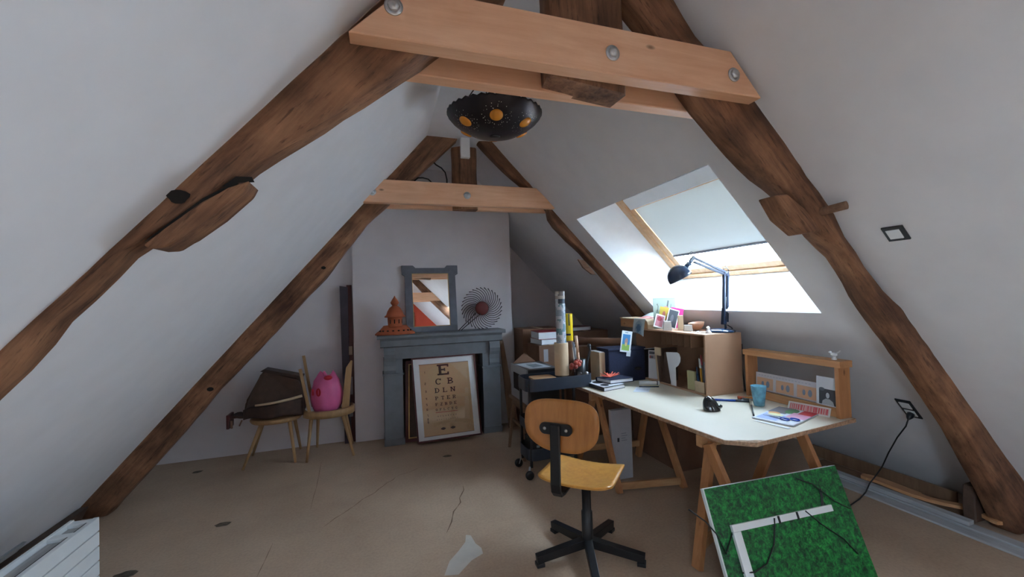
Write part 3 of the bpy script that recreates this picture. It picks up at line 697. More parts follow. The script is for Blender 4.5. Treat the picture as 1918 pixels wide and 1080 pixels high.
# two more frames behind it
T2 = frame((.245, 4.80, .015), (1, .02, 0), (.03, .13, .99))
g = thing('picture_frame', 'dark picture frame with a thin gilt edge behind the eye chart', 'picture', (.5, 4.82, 0))
b = B(T2); b.box((.36, .44, 0), (.72, .88, .018)); obj('backing', b, 'dark_brown', g, False)
ring('frame', .74, .90, .035, -.010, .022, 'dark_red', g, T2, -.01, -.01); ring('gilt_edge', .67, .83, .012, .012, .026, 'gilt', g, T2, .025, .025)
T3 = frame((.55, 4.765, .012), (1, .02, 0), (-.03, .12, .99))
g = thing('picture_frame', 'dark red frame showing at the right edge behind the eye chart', 'picture', (.85, 4.78, 0))
b = B(T3); b.box((.265, .45, 0), (.53, .90, .014)); obj('backing', b, 'dark_brown', g, False)
ring('frame', .55, .92, .03, -.008, .018, 'dark_red', g, T3, -.01, -.01)
# plank leaning beside the surround
b = B(); b.prism([(1.415, 1.09), (1.43, 1.11), (1.46, 1.05), (1.60, .0), (1.47, .0)], 4.78, 4.80)
bmesh.ops.transform(b.bm, matrix=Matrix.Translation((0, 4.84, 0)) @ Matrix.Rotation(-.10, 4, 'X') @ Matrix.Translation((0, -4.80, 0)), verts=b.bm.verts)
bmesh.ops.translate(b.bm, vec=(0, 0, .005), verts=b.bm.verts)
solo('leaning_plank', b, 'ply_board', 'brown plank leaning at the right end of the fireplace', 'plank', (1.52, 4.84, 0))
# tall grey boards in the corner left of the breast
cb = thing('leaning_boards', 'tall dark grey boards standing in the corner left of the chimney breast', 'boards', (-.40, 5.07, 0))
b = B(); b.prism([(-.415, 0), (-.345, 0), (-.355, 1.775), (-.44, 1.79)], 5.03, 5.06); obj('board', b, 'dark_mauve', cb, False)
b = B(); b.prism([(-.36, 0), (-.292, 0), (-.315, 1.80), (-.37, 1.80)], 5.07, 5.10); obj('board', b, 'dark_red', cb, False)
for z0, z1, c_ in ((.55, .75, (.25, .2, .2)), (1.0, 1.10, (.35, .26, .2)), (.30, .42, (.2, .18, .2))):
    b = B(); b.col = c_; b.box((-.345+.01*z0, 5.022, (z0+z1)/2), (.04, .012, z1-z0), bevel=.004); obj('block', b, 'inks', cb, False)

# ------------------------------------------------------------------ on the mantel
mr = thing('mirror', 'grey framed mirror with eared corners leaning on the mantel shelf', 'mirror', (.58, 4.92, 1.222))
mT = frame((.287, 4.955, 1.2225), (1, .008, 0), (-.012, .066, .993))
mw, mh = .606, .800
b = B(mT)
for q in ((0, mw, 0, .062), (0, .085, .062, .70), (mw-.085, mw, .062, .70)): b.box(((q[0]+q[1])/2, (q[2]+q[3])/2, 0), (q[1]-q[0], q[3]-q[2], .030), bevel=.003)
obj('frame', b, 'grey_frame', mr, False)
b = B(mT); b.prism([(-.03, .69), (.0, .67), (.09, .70), (mw-.09, .70), (mw, .67), (mw+.03, .69), (mw+.03, .795), (mw-.10, .795), (mw-.13, .765), (.13, .765), (.10, .795), (-.03, .795)], -.018, .020, 'xy'); obj('crest', b, 'grey_frame', mr, False)
b = B(mT); b.box((mw/2, .38, -.008), (mw-.16, .645, .006)); obj('glass', b, 'mirror', mr, False)
ring('gilt_slip', mw-.165, .643, .008, -.002, .010, 'gilt', mr, mT, .0825, .060)

ln = thing('pagoda_lantern', 'terracotta pagoda shaped lantern on the left end of the mantel', 'ornament', (.155, 4.80, 1.222))
b = B()
def sq(r, z, tw=PI/4): return [(r*1.25*math.cos(tw+i*PI/2), r*math.sin(tw+i*PI/2), z) for i in range(4)]
b.lathe([(.205, 0), (.210, .012), (.195, .028), (.165, .050), (.135, .085), (.118, .105)], 8, sx=1.05, sy=.40); obj('base', b, 'terracotta', ln)
b = B(); b.lathe([(.080, .085), (.085, .10), (.078, .11), (.082, .19), (.076, .20)], 24); obj('body', b, 'terracotta', ln)
b = B(); b.lathe([(.112, .196), (.116, .204), (.095, .224), (.082, .262), (.060, .300), (.034, .322), (.028, .326), (.030, .333)], 24); obj('roof', b, 'terracotta', ln)
b = B(); b.lathe([(.030, .330), (.044, .350), (.046, .364), (.030, .392), (.012, .418), (.002, .440)], 20); obj('finial', b, 'terracotta', ln)
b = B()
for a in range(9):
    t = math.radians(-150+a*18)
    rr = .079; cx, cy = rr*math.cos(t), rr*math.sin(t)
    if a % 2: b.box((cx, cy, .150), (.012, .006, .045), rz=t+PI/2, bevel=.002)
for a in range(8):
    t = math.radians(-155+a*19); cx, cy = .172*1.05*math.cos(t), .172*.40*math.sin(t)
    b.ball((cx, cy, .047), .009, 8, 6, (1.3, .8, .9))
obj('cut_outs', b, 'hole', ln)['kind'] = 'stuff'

sd = thing('sunburst_ornament', 'spiral wire sunburst ornament with dark red disc standing on the mantel', 'ornament', (1.19, 4.90, 1.222))
cz = .258
b = B(frame((0, 0, cz), (1, 0, 0), (0, .02, 1), (0, -1, .02))); b.lathe([(.082, -.010), (.086, 0), (.070, .010), (.03, .014), (.002, .0145)], 28); obj('disc', b, 'sun_red', sd)
NR = 32
for k in range(NR):
    a0 = 2*PI*k/NR; pts = []
    for i in range(9):
        u = i/8; r = .078 + .178*u; a = a0 + .05 + .80*u**1.35
        pts.append((r*math.cos(a), .0-.004*math.sin(PI*u), cz + r*math.sin(a)))
    b = B(); b.tube(pts, .0042, 5); b.tube([pts[-2], pts[-1]], .0042, 6, r1=.0068)
    obj('ray', b, 'rust_wire', sd)
for dx in (0, .035):
    b = B(); b.tube([(-.08+dx*1.6, -.02, cz-.055-dx*.3), (-.31+dx*.8, -.075, .006)], .0055, 6); obj('prop', b, 'rust_wire', sd)

# ------------------------------------------------------------------ two low chairs left
def splayed_legs(par, spots, top, mat='birch'):
    for (x0, y0), (x1, y1) in spots:
        b = B(); b.tube([(x1, y1, top), ((x0*.45+x1*.55), (y0*.45+y1*.55), top*.55), (x0, y0, 0.004)], .019, 10, r1=.012); obj('leg', b, mat, par, False)
ca = thing('low_chair', 'low wooden chair with splayed legs under the dark leather bag', 'chair', (-1.08, 4.84, 0), group='low splayed leg chairs')
splayed_legs(ca, [((-1.304, 4.62), (-1.16, 4.70)), ((-.847, 4.633), (-.905, 4.70)), ((-.869, 5.05), (-.915, 4.97)), ((-1.327, 5.03), (-1.19, 4.96))], .405)
b = B(); b.lathe([(.01, .395), (.17, .395), (.222, .405), (.236, .425), (.232, .442), (.21, .448), (.01, .440)], 32, (-1.05, 4.83, 0), sx=1.02, sy=.90); obj('seat', b, 'birch', ca, False)
def rail_ring(par, c, rx, ry, z, a0, a1, name='rail', h=.06, th=.02):
    b = B(); rings = []
    for i in range(29):
        a = a0+(a1-a0)*i/28; x, y = c[0]+rx*math.cos(a), c[1]+ry*math.sin(a); nx, ny = math.cos(a), math.sin(a)
        rings.append([(x+nx*th*p, y+ny*th*p, z+h*q) for p, q in ((-.5, -.5), (.5, -.4), (.55, .4), (-.4, .5))])
    b.loft(rings, True, True); return obj(name, b, 'birch', par, False)
cb_ = thing('low_chair', 'low wooden chair with bentwood rim and upright slats holding the pink bag', 'chair', (-.52, 4.80, 0), group='low splayed leg chairs')
splayed_legs(cb_, [((-.737, 4.588), (-.70, 4.66)), ((-.295, 4.605), (-.40, 4.68)), ((-.33, 5.0), (-.40, 4.92)), ((-.70, 5.03), (-.67, 4.93))], .41)
b = B(); b.lathe([(.01, .405), (.19, .405), (.225, .415), (.23, .430), (.01, .438)], 32, (-.545, 4.80, 0), sx=1.0, sy=.86); obj('seat', b, 'birch', cb_, False)
rail_ring(cb_, (-.545, 4.80), .242, .205, .452, math.radians(-175), math.radians(28), 'rim', .082, .026)
for x0, z0, x1, z1, y, w in ((-.712, .47, -.80, .93, 4.655, .030), (-.725, .47, -.815, 1.03, 4.96, .030)):
    b = B(); b.bar((x0, y, z0), (x1, y+.03, z1), w, .016, up=(0, 1, 0), bevel=.004); obj('slat', b, 'birch', cb_, False)
b = B(); b.prism([(-.42, .44), (-.345, .44), (-.30, .97), (-.315, .975), (-.365, .90)], 4.73, 4.752); obj('slat', b, 'birch', cb_, False)

# pink bag
pk = thing('pink_bag', 'knotted pink plastic bag with red print sitting on the right low chair', 'bag', (-.572, 4.80, .44))
def pinkpt(u, v):
    a = 2*PI*u; zz = v
    r = (.10+.055*math.sin(PI*min(1, v*1.15))**.6 + (.0 if v < .85 else -.06*(v-.85)/.15))
    r *= 1+.04*math.sin(3*a+1)*(1-v)+.03*math.sin(7*a+v*5)
    if v < .05: r *= .75+5*v
    z = .385*v
    if v > .80: z += .055*max(0, math.cos(2*(a-.05)))**2 * (v-.80)/.20; r *= 1+.55*max(0, math.cos(2*(a-.05)))**3*(v-.80)/.20
    return (r*1.02*math.cos(a)+.012*v, r*.85*math.sin(a), z)
b = B(); b.loft([[pinkpt(j/40, v) for j in range(40)] for v in (0, .03, .08, .16, .26, .36, .46, .56, .66, .76, .84, .90, .95, 1.0)], True, True); obj('bag_body', b, 'pink', pk)
b = B(); b.tube([(.01, -.02, .355), (.0, -.03, .40), (-.015, -.035, .435)], .018, 8, r1=.011); obj('knot', b, 'pink', pk)
b = B(); b.ball((.03, -.075, .37), .035, 10, 8, (1.2, .5, .7)); obj('red_fold', b, 'red_ink', pk)
b = B(frame((-.078, -.122, .235), (.88, -.42, 0), (0, .02, 1)))
letter(b, 'O', -.002, -.04, .056, .085, .022, .006, False); letter(b, 'I', -.052, -.03, .03, .065, .020, .004, False); obj('print', b, 'red_ink', pk)

# dark leather bag, half open, lying over the left chair
bg = thing('leather_bag', 'large dark brown leather bag slumped across the left low chair', 'bag', (-1.08, 4.80, .45))
b = B()
def bagpt(u, v):
    # u along the length, v around the section
    x = -.30 + .62*u; a = 2*PI*v
    hh = .10 + .30*math.sin(PI*min(1, u*.62+.12))**1.2
    hh *= (.45 if u < .12 else 1)
    d = .145*(1-.35*abs(u-.5))
    y = d*math.cos(a)*(1-.45*max(0, math.sin(a))); z = hh*(.5+.5*math.sin(a)) + (.0 if u > .15 else -.05*(1-u/.15))
    z += .012*math.sin(9*u+3*a)
    return (x-.02*math.sin(a), y, z)
b = B(); b.prism([(-1.325, .475), (-1.305, .64), (-1.175, .885), (-1.145, .925), (-1.12, .93), (-.83, .832), (-.80, .80), (-.785, .66), (-.77, .56), (-.78, .475), (-1.0, .467), (-1.28, .467)], 4.71, 4.86)
bmesh.ops.bevel(b.bm, geom=b.bm.edges[:], offset=.018, segments=3, affect='EDGES'); bmesh.ops.subdivide_edges(b.bm, edges=b.bm.edges[:], cuts=1)
for v in b.bm.verts: v.co += Vector((0, .10*(v.co.z-.45), 0)) + .012*noise.noise_vector(v.co*9)
obj('bag_body', b, 'dark_brown', bg, False)
b = B(); b.sheet(lambda u, v: (-1.31+.53*u, 4.675-.03*math.sin(PI*u)+.01*math.sin(8*u), .470+.16*v*(.6+.5*u)+.012*math.sin(11*u)), 24, 6, th=(0, .045, 0)); obj('lower_fold', b, 'dark_leather', bg, False)
b = B(); b.tube([(-1.20+.42*t, 4.660-.03*math.sin(PI*t), .605+.025*t*t+.030*t) for t in (i/12 for i in range(13))], .011, 8, r1=.014); obj('piping', b, 'cardboard_pale', bg, False)
b = B(); b.prism([(-1.175, .925), (-1.14, .945), (-.79, .845), (-.80, .82)], 4.74, 4.90); obj('top_flap', b, 'dark_leather', bg, False)
b = B(); b.sheet(lambda u, v: (-1.44+.30*u, 4.70-.05*u+.16*v, .50+.05*u-.02*math.sin(PI*v)+.01*math.sin(12*u)), 10, 6, th=.02); obj('flap', b, 'dark_leather', bg, False)
b = B(); b.box((-1.44, 4.74, .465), (.024, .15, .135), bevel=.005); obj('end_board', b, 'dark_red', bg, False)
b = B(); b.box((-1.405, 4.665, .44), (.018, .012, .075), bevel=.003); b.box((-1.33, 4.67, .445), (.012, .01, .06), R=Matrix.Rotation(.4, 4, 'Y'), bevel=.002); obj('strap_end', b, 'cardboard', bg, False)['kind'] = 'stuff'

# ------------------------------------------------------------------ radiator, bottom left
rd = thing('radiator', 'white panel radiator on the floor under the left slope', 'radiator', (-1.5, 1.9, 0))
xr, yr0, yr1, zt = -1.385, 1.10, 2.66, .545
for i in range(7):
    z = .035 + i*.0735
    b = B(); b.box((xr-.012, (yr0+yr1)/2, z+.0355), (.024, yr1-yr0, .0685), bevel=.004); obj('flute', b, 'white_paint', rd, False)
b = B(); b.box((xr-.020, (yr0+yr1)/2, .30), (.016, yr1-yr0-.01, .49)); obj('groove_shade', b, 'grey_gap', rd, False)  # dark sheet, its colour stands in for shade in the grooves
b = B(); b.box((xr-.108, (yr0+yr1)/2, .30), (.018, yr1-yr0, .50), bevel=.004); obj('rear_panel', b, 'white_paint', rd, False)
b = B()
for y in [yr0+.03+i*.05 for i in range(30)]: b.box((xr-.063, y, .28), (.068, .004, .46))
o = obj('fins', b, 'grey_board', rd, False); o['kind'] = 'stuff'
b = B(); b.box((xr-.062, (yr0+yr1)/2, .522), (.066, yr1-yr0-.02, .012)); obj('grille', b, 'grey_board', rd, False)
for y in (yr1-.03, yr1-.16): 
    b = B(); b.box((xr-.062, y, .535), (.112, .045, .022), bevel=.006); obj('bracket', b, 'white_paint', rd, False)
for y in (yr0+.1, yr1-.1): b = B(); b.box((xr-.06, y, .02), (.10, .05, .04)); obj('foot', b, 'white_paint', rd, False)
b = B(); b.prism([(-2.236, 0), (-2.19, 0), (-2.14, .11), (-2.19, .11)], 1.5, 3.985); struct('baseboard_left', b, 'dark_brown')
b = B(); b.prism([(-2.182, .132), (-2.150, .132), (-2.105, .185), (-2.137, .19)], 1.5, 3.36); struct('trim_1', b, 'grey_board')

# ------------------------------------------------------------------ trestles and desk top
def trestle(label, beam, legs, low, loc):
    t = thing('trestle', label, 'trestle', loc, group='pine trestles under the desk top')
    b = B(); b.bar(beam[0], beam[1], .045, .07, bevel=.004); obj('beam', b, 'pine', t, False)
    for p0, p1 in legs:
        b = B(); b.bar(p0, p1, .062, .034, up=(1, 0, 0), bevel=.003); obj('leg', b, 'pine_z', t, False)
    for p0, p1 in low:
        b = B(); b.bar(p0, p1, .026, .055, bevel=.003); obj('crossbar', b, 'pine', t, False)
    return t
def at(p, q, k): return tuple(a+(c-a)*k for a, c in zip(p, q))
Ln = [((1.90, 2.02, .69), (1.715, 1.965, 0)), ((1.85, 1.99, .69), (1.955, 1.70, 0)), ((2.60, 2.0, .69), (2.625, 1.70, 0)), ((2.55, 2.10, .69), (2.52, 2.36, 0))]
trestle('orange pine trestle at the near end of the desk behind the green panel', ((1.835, 2.05, .69), (2.68, 2.05, .69)), Ln,
        [(at(*Ln[0], .84), at(*Ln[3], .84)), (at(*Ln[1], .86), at(*Ln[2], .86))], (2.2, 2.0, 0))
Lf = [((1.84, 3.27, .69), (1.80, 2.90, 0)), ((1.83, 3.33, .69), (1.80, 3.62, 0)), ((2.40, 3.26, .69), (2.335, 2.79, 0)), ((2.42, 3.33, .69), (2.395, 3.50, 0))]
trestle('pine trestle under the far end of the desk behind the swivel chair', ((1.775, 3.30, .69), (2.5, 3.30, .69)), Lf,
        [(at(*Lf[0], .93), at(*Lf[2], .93)), (at(*Lf[1], .80), at(*Lf[3], .80))], (2.1, 3.25, 0))
dt = thing('desk', 'long cream melamine desk top with chipped cut off front corner', 'desk top', (2.35, 2.75, .726))
poly = [(1.852, 1.868), (1.985, 1.772), (2.925, 1.858), (2.925, 3.72), (1.80, 3.72), (1.735, 3.60), (1.79, 2.75)]
b = B(); b.prism(poly, .7262, .7495, 'xy'); obj('board', b, 'chip', dt, False)
inset = [(1.860, 1.872), (1.90, 1.850), (1.93, 1.842), (1.97, 1.818), (2.02, 1.806), (2.06, 1.782), (2.91, 1.862), (2.919, 3.714), (1.803, 3.714), (1.742, 3.60), (1.796, 2.75)]
b = B(); b.prism(inset, .7494, .7502, 'xy'); obj('surface', b, 'melamine', dt, False)

# ------------------------------------------------------------------ swivel chair
sc = thing('swivel_chair', 'plywood swivel chair with black five spoke steel base', 'chair', (1.187, 2.296, 0))
for k in range(5):
    a = math.radians(-38 + k*72)
    ex, ey = .335*math.cos(a), .335*math.sin(a)
    b = B(); b.bar((.02*math.cos(a), .02*math.sin(a), .085), (ex, ey, .045), .048, .052, w1=.042, h1=.045, bevel=.003)
    lg = obj('leg', b, 'black_metal', sc)
    b = B(); b.box((ex*.94, ey*.94, .012), (.05, .05, .022), rz=a, bevel=.004); obj('glide', b, 'black_plastic', lg)
b = B(); b.lathe([(.032, .05), (.034, .10), (.034, .27), (.028, .272), (.028, .46)], 20); obj('column', b, 'black_metal', sc)
f = Vector((.70, .71, 0)).normalized(); r = Vector((f.y, -f.x, 0)); u = Vector((0, 0, 1))
SCn = Vector((.015, .070, .475))
T = frame(SCn, r, f)
b = B(T)
def seatpt(a, v):
    x, y = (a-.5), (v-.5); rx, ry = .232, .228
    # squarish outline with rounded corners, dished, front edge rolled down
    k = (abs(2*x)**9+abs(2*y)**9)**(1/9) / max(1e-6, max(abs(2*x), abs(2*y)))
    X, Y = 2*x*rx/max(1, k), 2*y*ry/max(1, k)
    z = .022*(2*x)**2 + .018*max(0, -2*y)**2 - .022*max(0, 2*y)**3 + .006*(2*y)
    return (X, Y, z)
b.sheet(seatpt, 18, 18, th=.011); obj('seat', b, 'plywood', sc)
b = B(T); b.box((0, 0, -.035), (.17, .20, .03), bevel=.006); obj('seat_mount', b, 'black_metal', sc)
BC = Vector((-.190, -.100, .850))          # centre of the backrest
nrm = (f*.985 - u*.12).normalized(); upv = r.cross(nrm)*1.0
if upv.z < 0: upv = -upv
Tb = frame(BC, r, upv, r.cross(upv))
b = B(Tb)
def backpt(a, v):
    t = 2*PI*a; q = v
    ca_, sa = math.cos(t), math.sin(t)
    e = 3.6
    X = .226*abs(ca_)**(2/e)*(1 if ca_ > 0 else -1); Y = .155*abs(sa)**(2/e)*(1 if sa > 0 else -1)
    if Y < 0: X *= 1 - .34*(Y/.155)**2
    else: Y *= .93
    X *= q; Y *= q
    fz = -1 if (r.cross(upv)).dot(f) > 0 else 1
    return (X, Y, -fz*(-.030*(X/.21)**2))
G = []
ringsA = [[backpt(j/48, v) for j in range(48)] for v in (.02, .3, .6, .85, 1.0)]
sgn = 1 if (r.cross(upv)).dot(f) > 0 else -1
front = [[(x, y, z+sgn*.005) for x, y, z in rg] for rg in ringsA]; back = [[(x, y, z-sgn*.005) for x, y, z in rg] for rg in ringsA[::-1]]
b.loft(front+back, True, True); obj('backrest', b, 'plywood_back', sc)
BK = BC - r*.035 - u*.022
Tp = frame(BK - f*.022, r, u)
b = B(Tp); b.prism(rrect(.20, .066, .032), -.008, .008, 'xy'); br = obj('back_bracket', b, 'black_metal', sc)
for k in (-.066, .066):
    b = B(frame(BK - f*.032 + r*k, r, u, -f)); b.lathe([(.010, 0), (.010, .003), (.004, .006), (.001, .006)], 12); obj('screw', b, 'chrome', br)
p_top = BK - f*.035
b = B(); cp = [p_top+u*.025, p_top-u*.10-f*.004, p_top-u*.22-f*.010, p_top-u*.31-f*.014, p_top-u*.355-f*.008, p_top-u*.380+f*.015, p_top-u*.388+f*.06, p_top-u*.385+f*.22]
rings = []
for i, p in enumerate(cp):
    d = (cp[min(i+1, 7)]-cp[max(i-1, 0)]).normalized(); q = d.cross(r).normalized()
    rings.append([p+r*x_*.030+q*y_*.009 for x_, y_ in ((-1, -.6), (-.8, -1), (.8, -1), (1, -.6), (1, .6), (.8, 1), (-.8, 1), (-1, .6))])
b.loft(rings, False, True); obj('back_bar', b, 'black_metal', sc)

# ------------------------------------------------------------------ box shelf on the desk
bx = thing('box_shelf', 'open brown fibreboard box shelf standing on its side on the desk', 'shelf', (2.69, 3.13, .75))
X0, X1, Y0, Y1, Z0, Z1, t_ = 2.50, 2.88, 2.68, 3.62, .7503, 1.252, .014
for nm, c0, c1, mt in (('top_panel', (X0, Y0, Z1-t_), (X1, Y1, Z1), 'mdf'), ('bottom_panel', (X0, Y0, Z0), (X1, Y1, Z0+t_), 'mdf'), ('side_panel', (X0, Y0, Z0+t_), (X1, Y0+t_, Z1-t_), 'mdf'), ('side_panel', (X0, Y1-t_, Z0+t_), (X1, Y1, Z1-t_), 'mdf'), ('back_panel', (X1-.008, Y0+t_, Z0+t_), (X1, Y1-t_, Z1-t_), 'mdf_in')):
    b = B(); b.box([(p+q)/2 for p, q in zip(c0, c1)], [q-p for p, q in zip(c0, c1)], bevel=.0015); obj(nm, b, mt, bx, False)
for y in (3.44, 3.36, 3.28, 3.205, 3.12, 3.035):
    b = B(); b.box(((X0+X1)/2+.08, y, 1.165), (.20, .006, .14)); obj('divider', b, 'mdf', bx, False)
lg = thing('ledge_box', 'narrow wooden box with rounded end on top of the box shelf', 'box', (2.62, 3.62, 1.252))
b = B(); b.prism([(3.425, 1.2525), (3.425, 1.29), (3.435, 1.318), (3.46, 1.333), (3.90, 1.338), (3.90, 1.2525)], 2.505, 2.70, 'yz'); obj('body', b, 'pine_y', lg, False)
b = B(); b.prism([(3.413, 1.2525), (3.413, 1.292), (3.426, 1.327), (3.455, 1.343), (3.91, 1.348), (3.91, 1.338), (3.46, 1.333), (3.435, 1.318), (3.425, 1.29), (3.425, 1.2525)], 2.500, 2.71, 'yz'); obj('lid', b, 'cardboard_pale', lg, False)

def card(name, T, w, h, cols, label, cat, group=None, mat='inks', th=.0012, curve=0):
    """a printed sheet: cols = list of (x0,y0,x1,y1,colour) in 0..1 of the sheet; first one is the paper"""
    t = thing(name, label, cat, T.translation, group=group)
    b = B(T); b.col = cols[0][4]; b.box((w/2, h/2, -th/2-.0001), (w, h, th)); obj('sheet', b, mat, t, False)
    if len(cols) > 1:
        b = B(T)
        for i, c in enumerate(cols[1:]):
            b.col = c[4]; z = .0003+.00008*i
            if len(c) > 5 and c[5] == 'o':
                b.f([b.v(((c[0]+c[2])/2*w+(c[2]-c[0])/2*w*math.cos(a), (c[1]+c[3])/2*h+(c[3]-c[1])/2*h*math.sin(a), z)) for a in (2*PI*k/18 for k in range(18))])
            elif len(c) > 5: b.f([b.v((p[0]*w, p[1]*h, z)) for p in c[5]])
            else: b.quad((c[0]*w, c[1]*h, z), (c[2]*w, c[1]*h, z), (c[2]*w, c[3]*h, z), (c[0]*w, c[3]*h, z))
        o = obj('print', b, mat, t, False, recalc=False)
        o['kind'] = 'stuff'
    return t
Wh = (.80, .80, .80)
# cards and things on top of the box shelf
ZT = 1.2522
def lean(x, y, z, ax, tilt, roll=0):
    """upright sheet frame: bottom-left corner, direction of its base in plan, lean back in radians"""
    d = Vector((ax[0], ax[1], 0)).normalized(); n_ = Vector((d.y, -d.x, 0))      # faces n_
    upd = (Vector((0, 0, 1))*math.cos(tilt) - n_*math.sin(tilt)); return frame((x, y, z), d*math.cos(roll)-upd*math.sin(roll), upd*math.cos(roll)+d*math.sin(roll))
F_ = (.93, -.36)
card('postcard', lean(2.550, 3.385, ZT+.001, (1, -.10), .03), .245, .300, [(0, 0, 1, 1, (.25, .30, .25)), (.02, .02, .98, .96, (.29, .34, .28)), (0, 0, 0, 0, (.07, .08, .08), [(.55, .55), (.62, .55), (.72, .90), (.66, .92)]), (0, 0, 0, 0, (.10, .12, .11), [(.72, .50), (.76, .50), (.82, .80), (.80, .80)]), (0, 0, 0, 0, (.12, .13, .12), [(.14, .58), (.20, .55), (.24, .73), (.20, .83), (.15, .79), (.20, .75), (.19, .65)]), (.48, .52, .64, .72, (.60, .20, .16))], 'pale green card with dark bird marks, tallest on the box shelf', 'card')
card('postcard', lean(2.560, 3.345, ZT+.030, F_, .12, .20), .140, .195, [(0, 0, 1, 1, (.60, .44, .05)), (.06, .04, .5, .35, (.62, .62, .60)), (.20, .45, .42, .80, (.45, .14, .08), 'o'), (.50, .30, .72, .62, (.28, .06, .10), 'o'), (.48, .05, .75, .34, (.02, .08, .36)), (.52, .58, .66, .74, (.62, .36, .24), 'o')], 'yellow card with small painted figures on the box shelf', 'card')
card('postcard', lean(2.575, 3.255, ZT+.034, F_, .22, .32), .100, .185, [(0, 0, 1, 1, Wh), (.08, .04, .92, .94, (.05, .055, .065)), (.3, .3, .6, .7, (.12, .12, .14), 'o')], 'dark card with a white border leaning before the pink card', 'card')
card('postcard', lean(2.640, 3.285, ZT+.026, F_, .10, .20), .120, .190, [(0, 0, 1, 1, (.72, .03, .25)), (0, .0, .45, .3, (.70, .15, .34))], 'bright pink card leaning on the box shelf', 'card')
card('postcard', lean(2.510, 3.345, ZT+.030, F_, .26, .32), .09, .135, [(0, 0, 1, 1, Wh), (.12, .1, .88, .9, (.50, .18, .22)), (.2, .5, .7, .85, (.35, .03, .05), 'o')], 'small white bordered card with red figure at the rounded ledge', 'card')
def loose(name, T, w, h, label, cols, wave=.012, n=12):
    t = thing(name, label, 'paper', T.translation)
    b = B(T)
    b.sheet(lambda u_, v_: (u_*w, v_*h, wave*(math.sin(5*u_+1)*math.sin(3*v_)+1.0)), n, n, th=.0012)
    bm = b.bm
    for fc in bm.faces:
        for l in fc.loops:
            q = T.inverted() @ l.vert.co; c = cols(q.x/w, q.y/h); l[b.L] = tuple(c)+(1,)
    obj('sheet', b, 'inks', t, False); return t
loose('flyer', frame((2.51, 3.46, 1.349), (.25, .97, 0), (.97, -.25, .15)), .30, .16, 'crumpled red and pink flyer lying on the narrow ledge box', lambda x, y: (.74, .26, .22) if (x*7) % 2 < 1.5 and y > .15 else (.80, .55, .52), .012)
loose('flyer', frame((2.62, 3.52, 1.365), (.25, .97, 0), (.90, -.2, .35)), .26, .12, 'pale grey crumpled paper behind the red flyer', lambda x, y: (.55, .62, .62), .014)
hp = thing('hanging_paper', 'blue and white printed paper draped over the rounded end of the ledge box', 'paper', (2.50, 3.52, 1.3))
b = B(); b.sheet(lambda u_, v_: (2.496-.006*math.sin(PI*v_)-.018*v_*v_, 3.45+.185*u_+.015*v_, 1.350-.155*v_*(1-.10*math.sin(PI*u_)) - .02*(1-u_)*v_), 12, 12, th=(.0012, 0, 0))
for fc in b.bm.faces:
    for l in fc.loops:
        y, z = l.vert.co.y-3.55, l.vert.co.z-1.255; d = math.hypot(y, z*.8)
        l[b.L] = ((.10, .20, .34, 1) if d < .035 else (.36, .48, .56, 1) if d < .06 else (.60, .70, .72, 1))
obj('sheet', b, 'inks', hp, False)
def block(name, label, x, y, dims, rz, mat, chamfer=0):
    b = B(); p = [(-dims[0]/2, 0), (dims[0]/2, 0), (dims[0]/2-chamfer, dims[2]), (-dims[0]/2+chamfer, dims[2])]
    b.prism(p, -dims[1]/2, dims[1]/2); bmesh.ops.bevel(b.bm, geom=b.bm.edges[:], offset=.002, segments=1, affect='EDGES')
    bmesh.ops.transform(b.bm, matrix=Matrix.Translation((x, y, ZT+.0003)) @ Matrix.Rotation(rz, 4, 'Z'), verts=b.bm.verts)
    return solo(name, b, mat, label, 'card stand', (x, y, ZT))
M['pale_stone'] = plain('pale_grey_card', (.50, .47, .43), .8)
block('card_stand', 'grey trapezoid card stand in front of the yellow card', 2.545, 3.185, (.078, .045, .085), -.6, 'pale_stone', .008)
block('card_stand', 'tall pale wooden card stand before the pink card', 2.665, 3.15, (.050, .04, .135), -.6, 'cardboard_pale', .002)
block('card_stand', 'low grey card stand beside the wooden bowl', 2.635, 3.02, (.075, .045, .055), -.6, 'pale_stone', .006)
wb = B(); c0 = (2.735, 3.02, ZT+.0003)
wb.lathe([(.018, 0), (.035, .008), (.058, .035), (.068, .068), (.063, .068), (.052, .036), (.030, .014), (.002, .012)], 28, c0, cap=True, sx=1.05)
bmesh.ops.transform(wb.bm, matrix=Matrix.Translation(c0) @ Matrix.Rotation(-.12, 4, 'Y') @ Matrix.Translation(-Vector(c0)), verts=wb.bm.verts); bmesh.ops.translate(wb.bm, vec=(0, 0, .004), verts=wb.bm.verts)
M['bowl_wood'] = wood('turned_bowl_wood', (.30, .12, .06), (.50, .25, .14), .45, axis=0, knots=False)
solo('wooden_bowl', wb, 'bowl_wood', 'small turned wooden bowl on the box shelf', 'bowl', c0)
sh = B(); sh.lathe([(.022, 0), (.026, .006), (.014, .02), (.010, .032), (.014, .042), (.008, .054), (.002, .058)], 14, (2.63, 2.775, ZT+.0003)); sh.ball((2.618, 2.772, ZT+.047), .009, 8, 6)
solo('figurine', sh, 'white_plastic', 'tiny white figurine beside the desk lamp base', 'ornament', (2.63, 2.775, ZT))
ds = thing('bead_string', 'string of tiny white beads lying by the lamp base', 'beads', (2.6, 2.84, ZT))
b = B(); rr = random.Random(4)
for i in range(26): b.ball((2.555+.085*rr.random(), 2.79+.12*rr.random(), ZT+.0055), .005, 6, 4)
o = obj('beads', b, 'white_plastic', ds, False); o['kind'] = 'stuff'

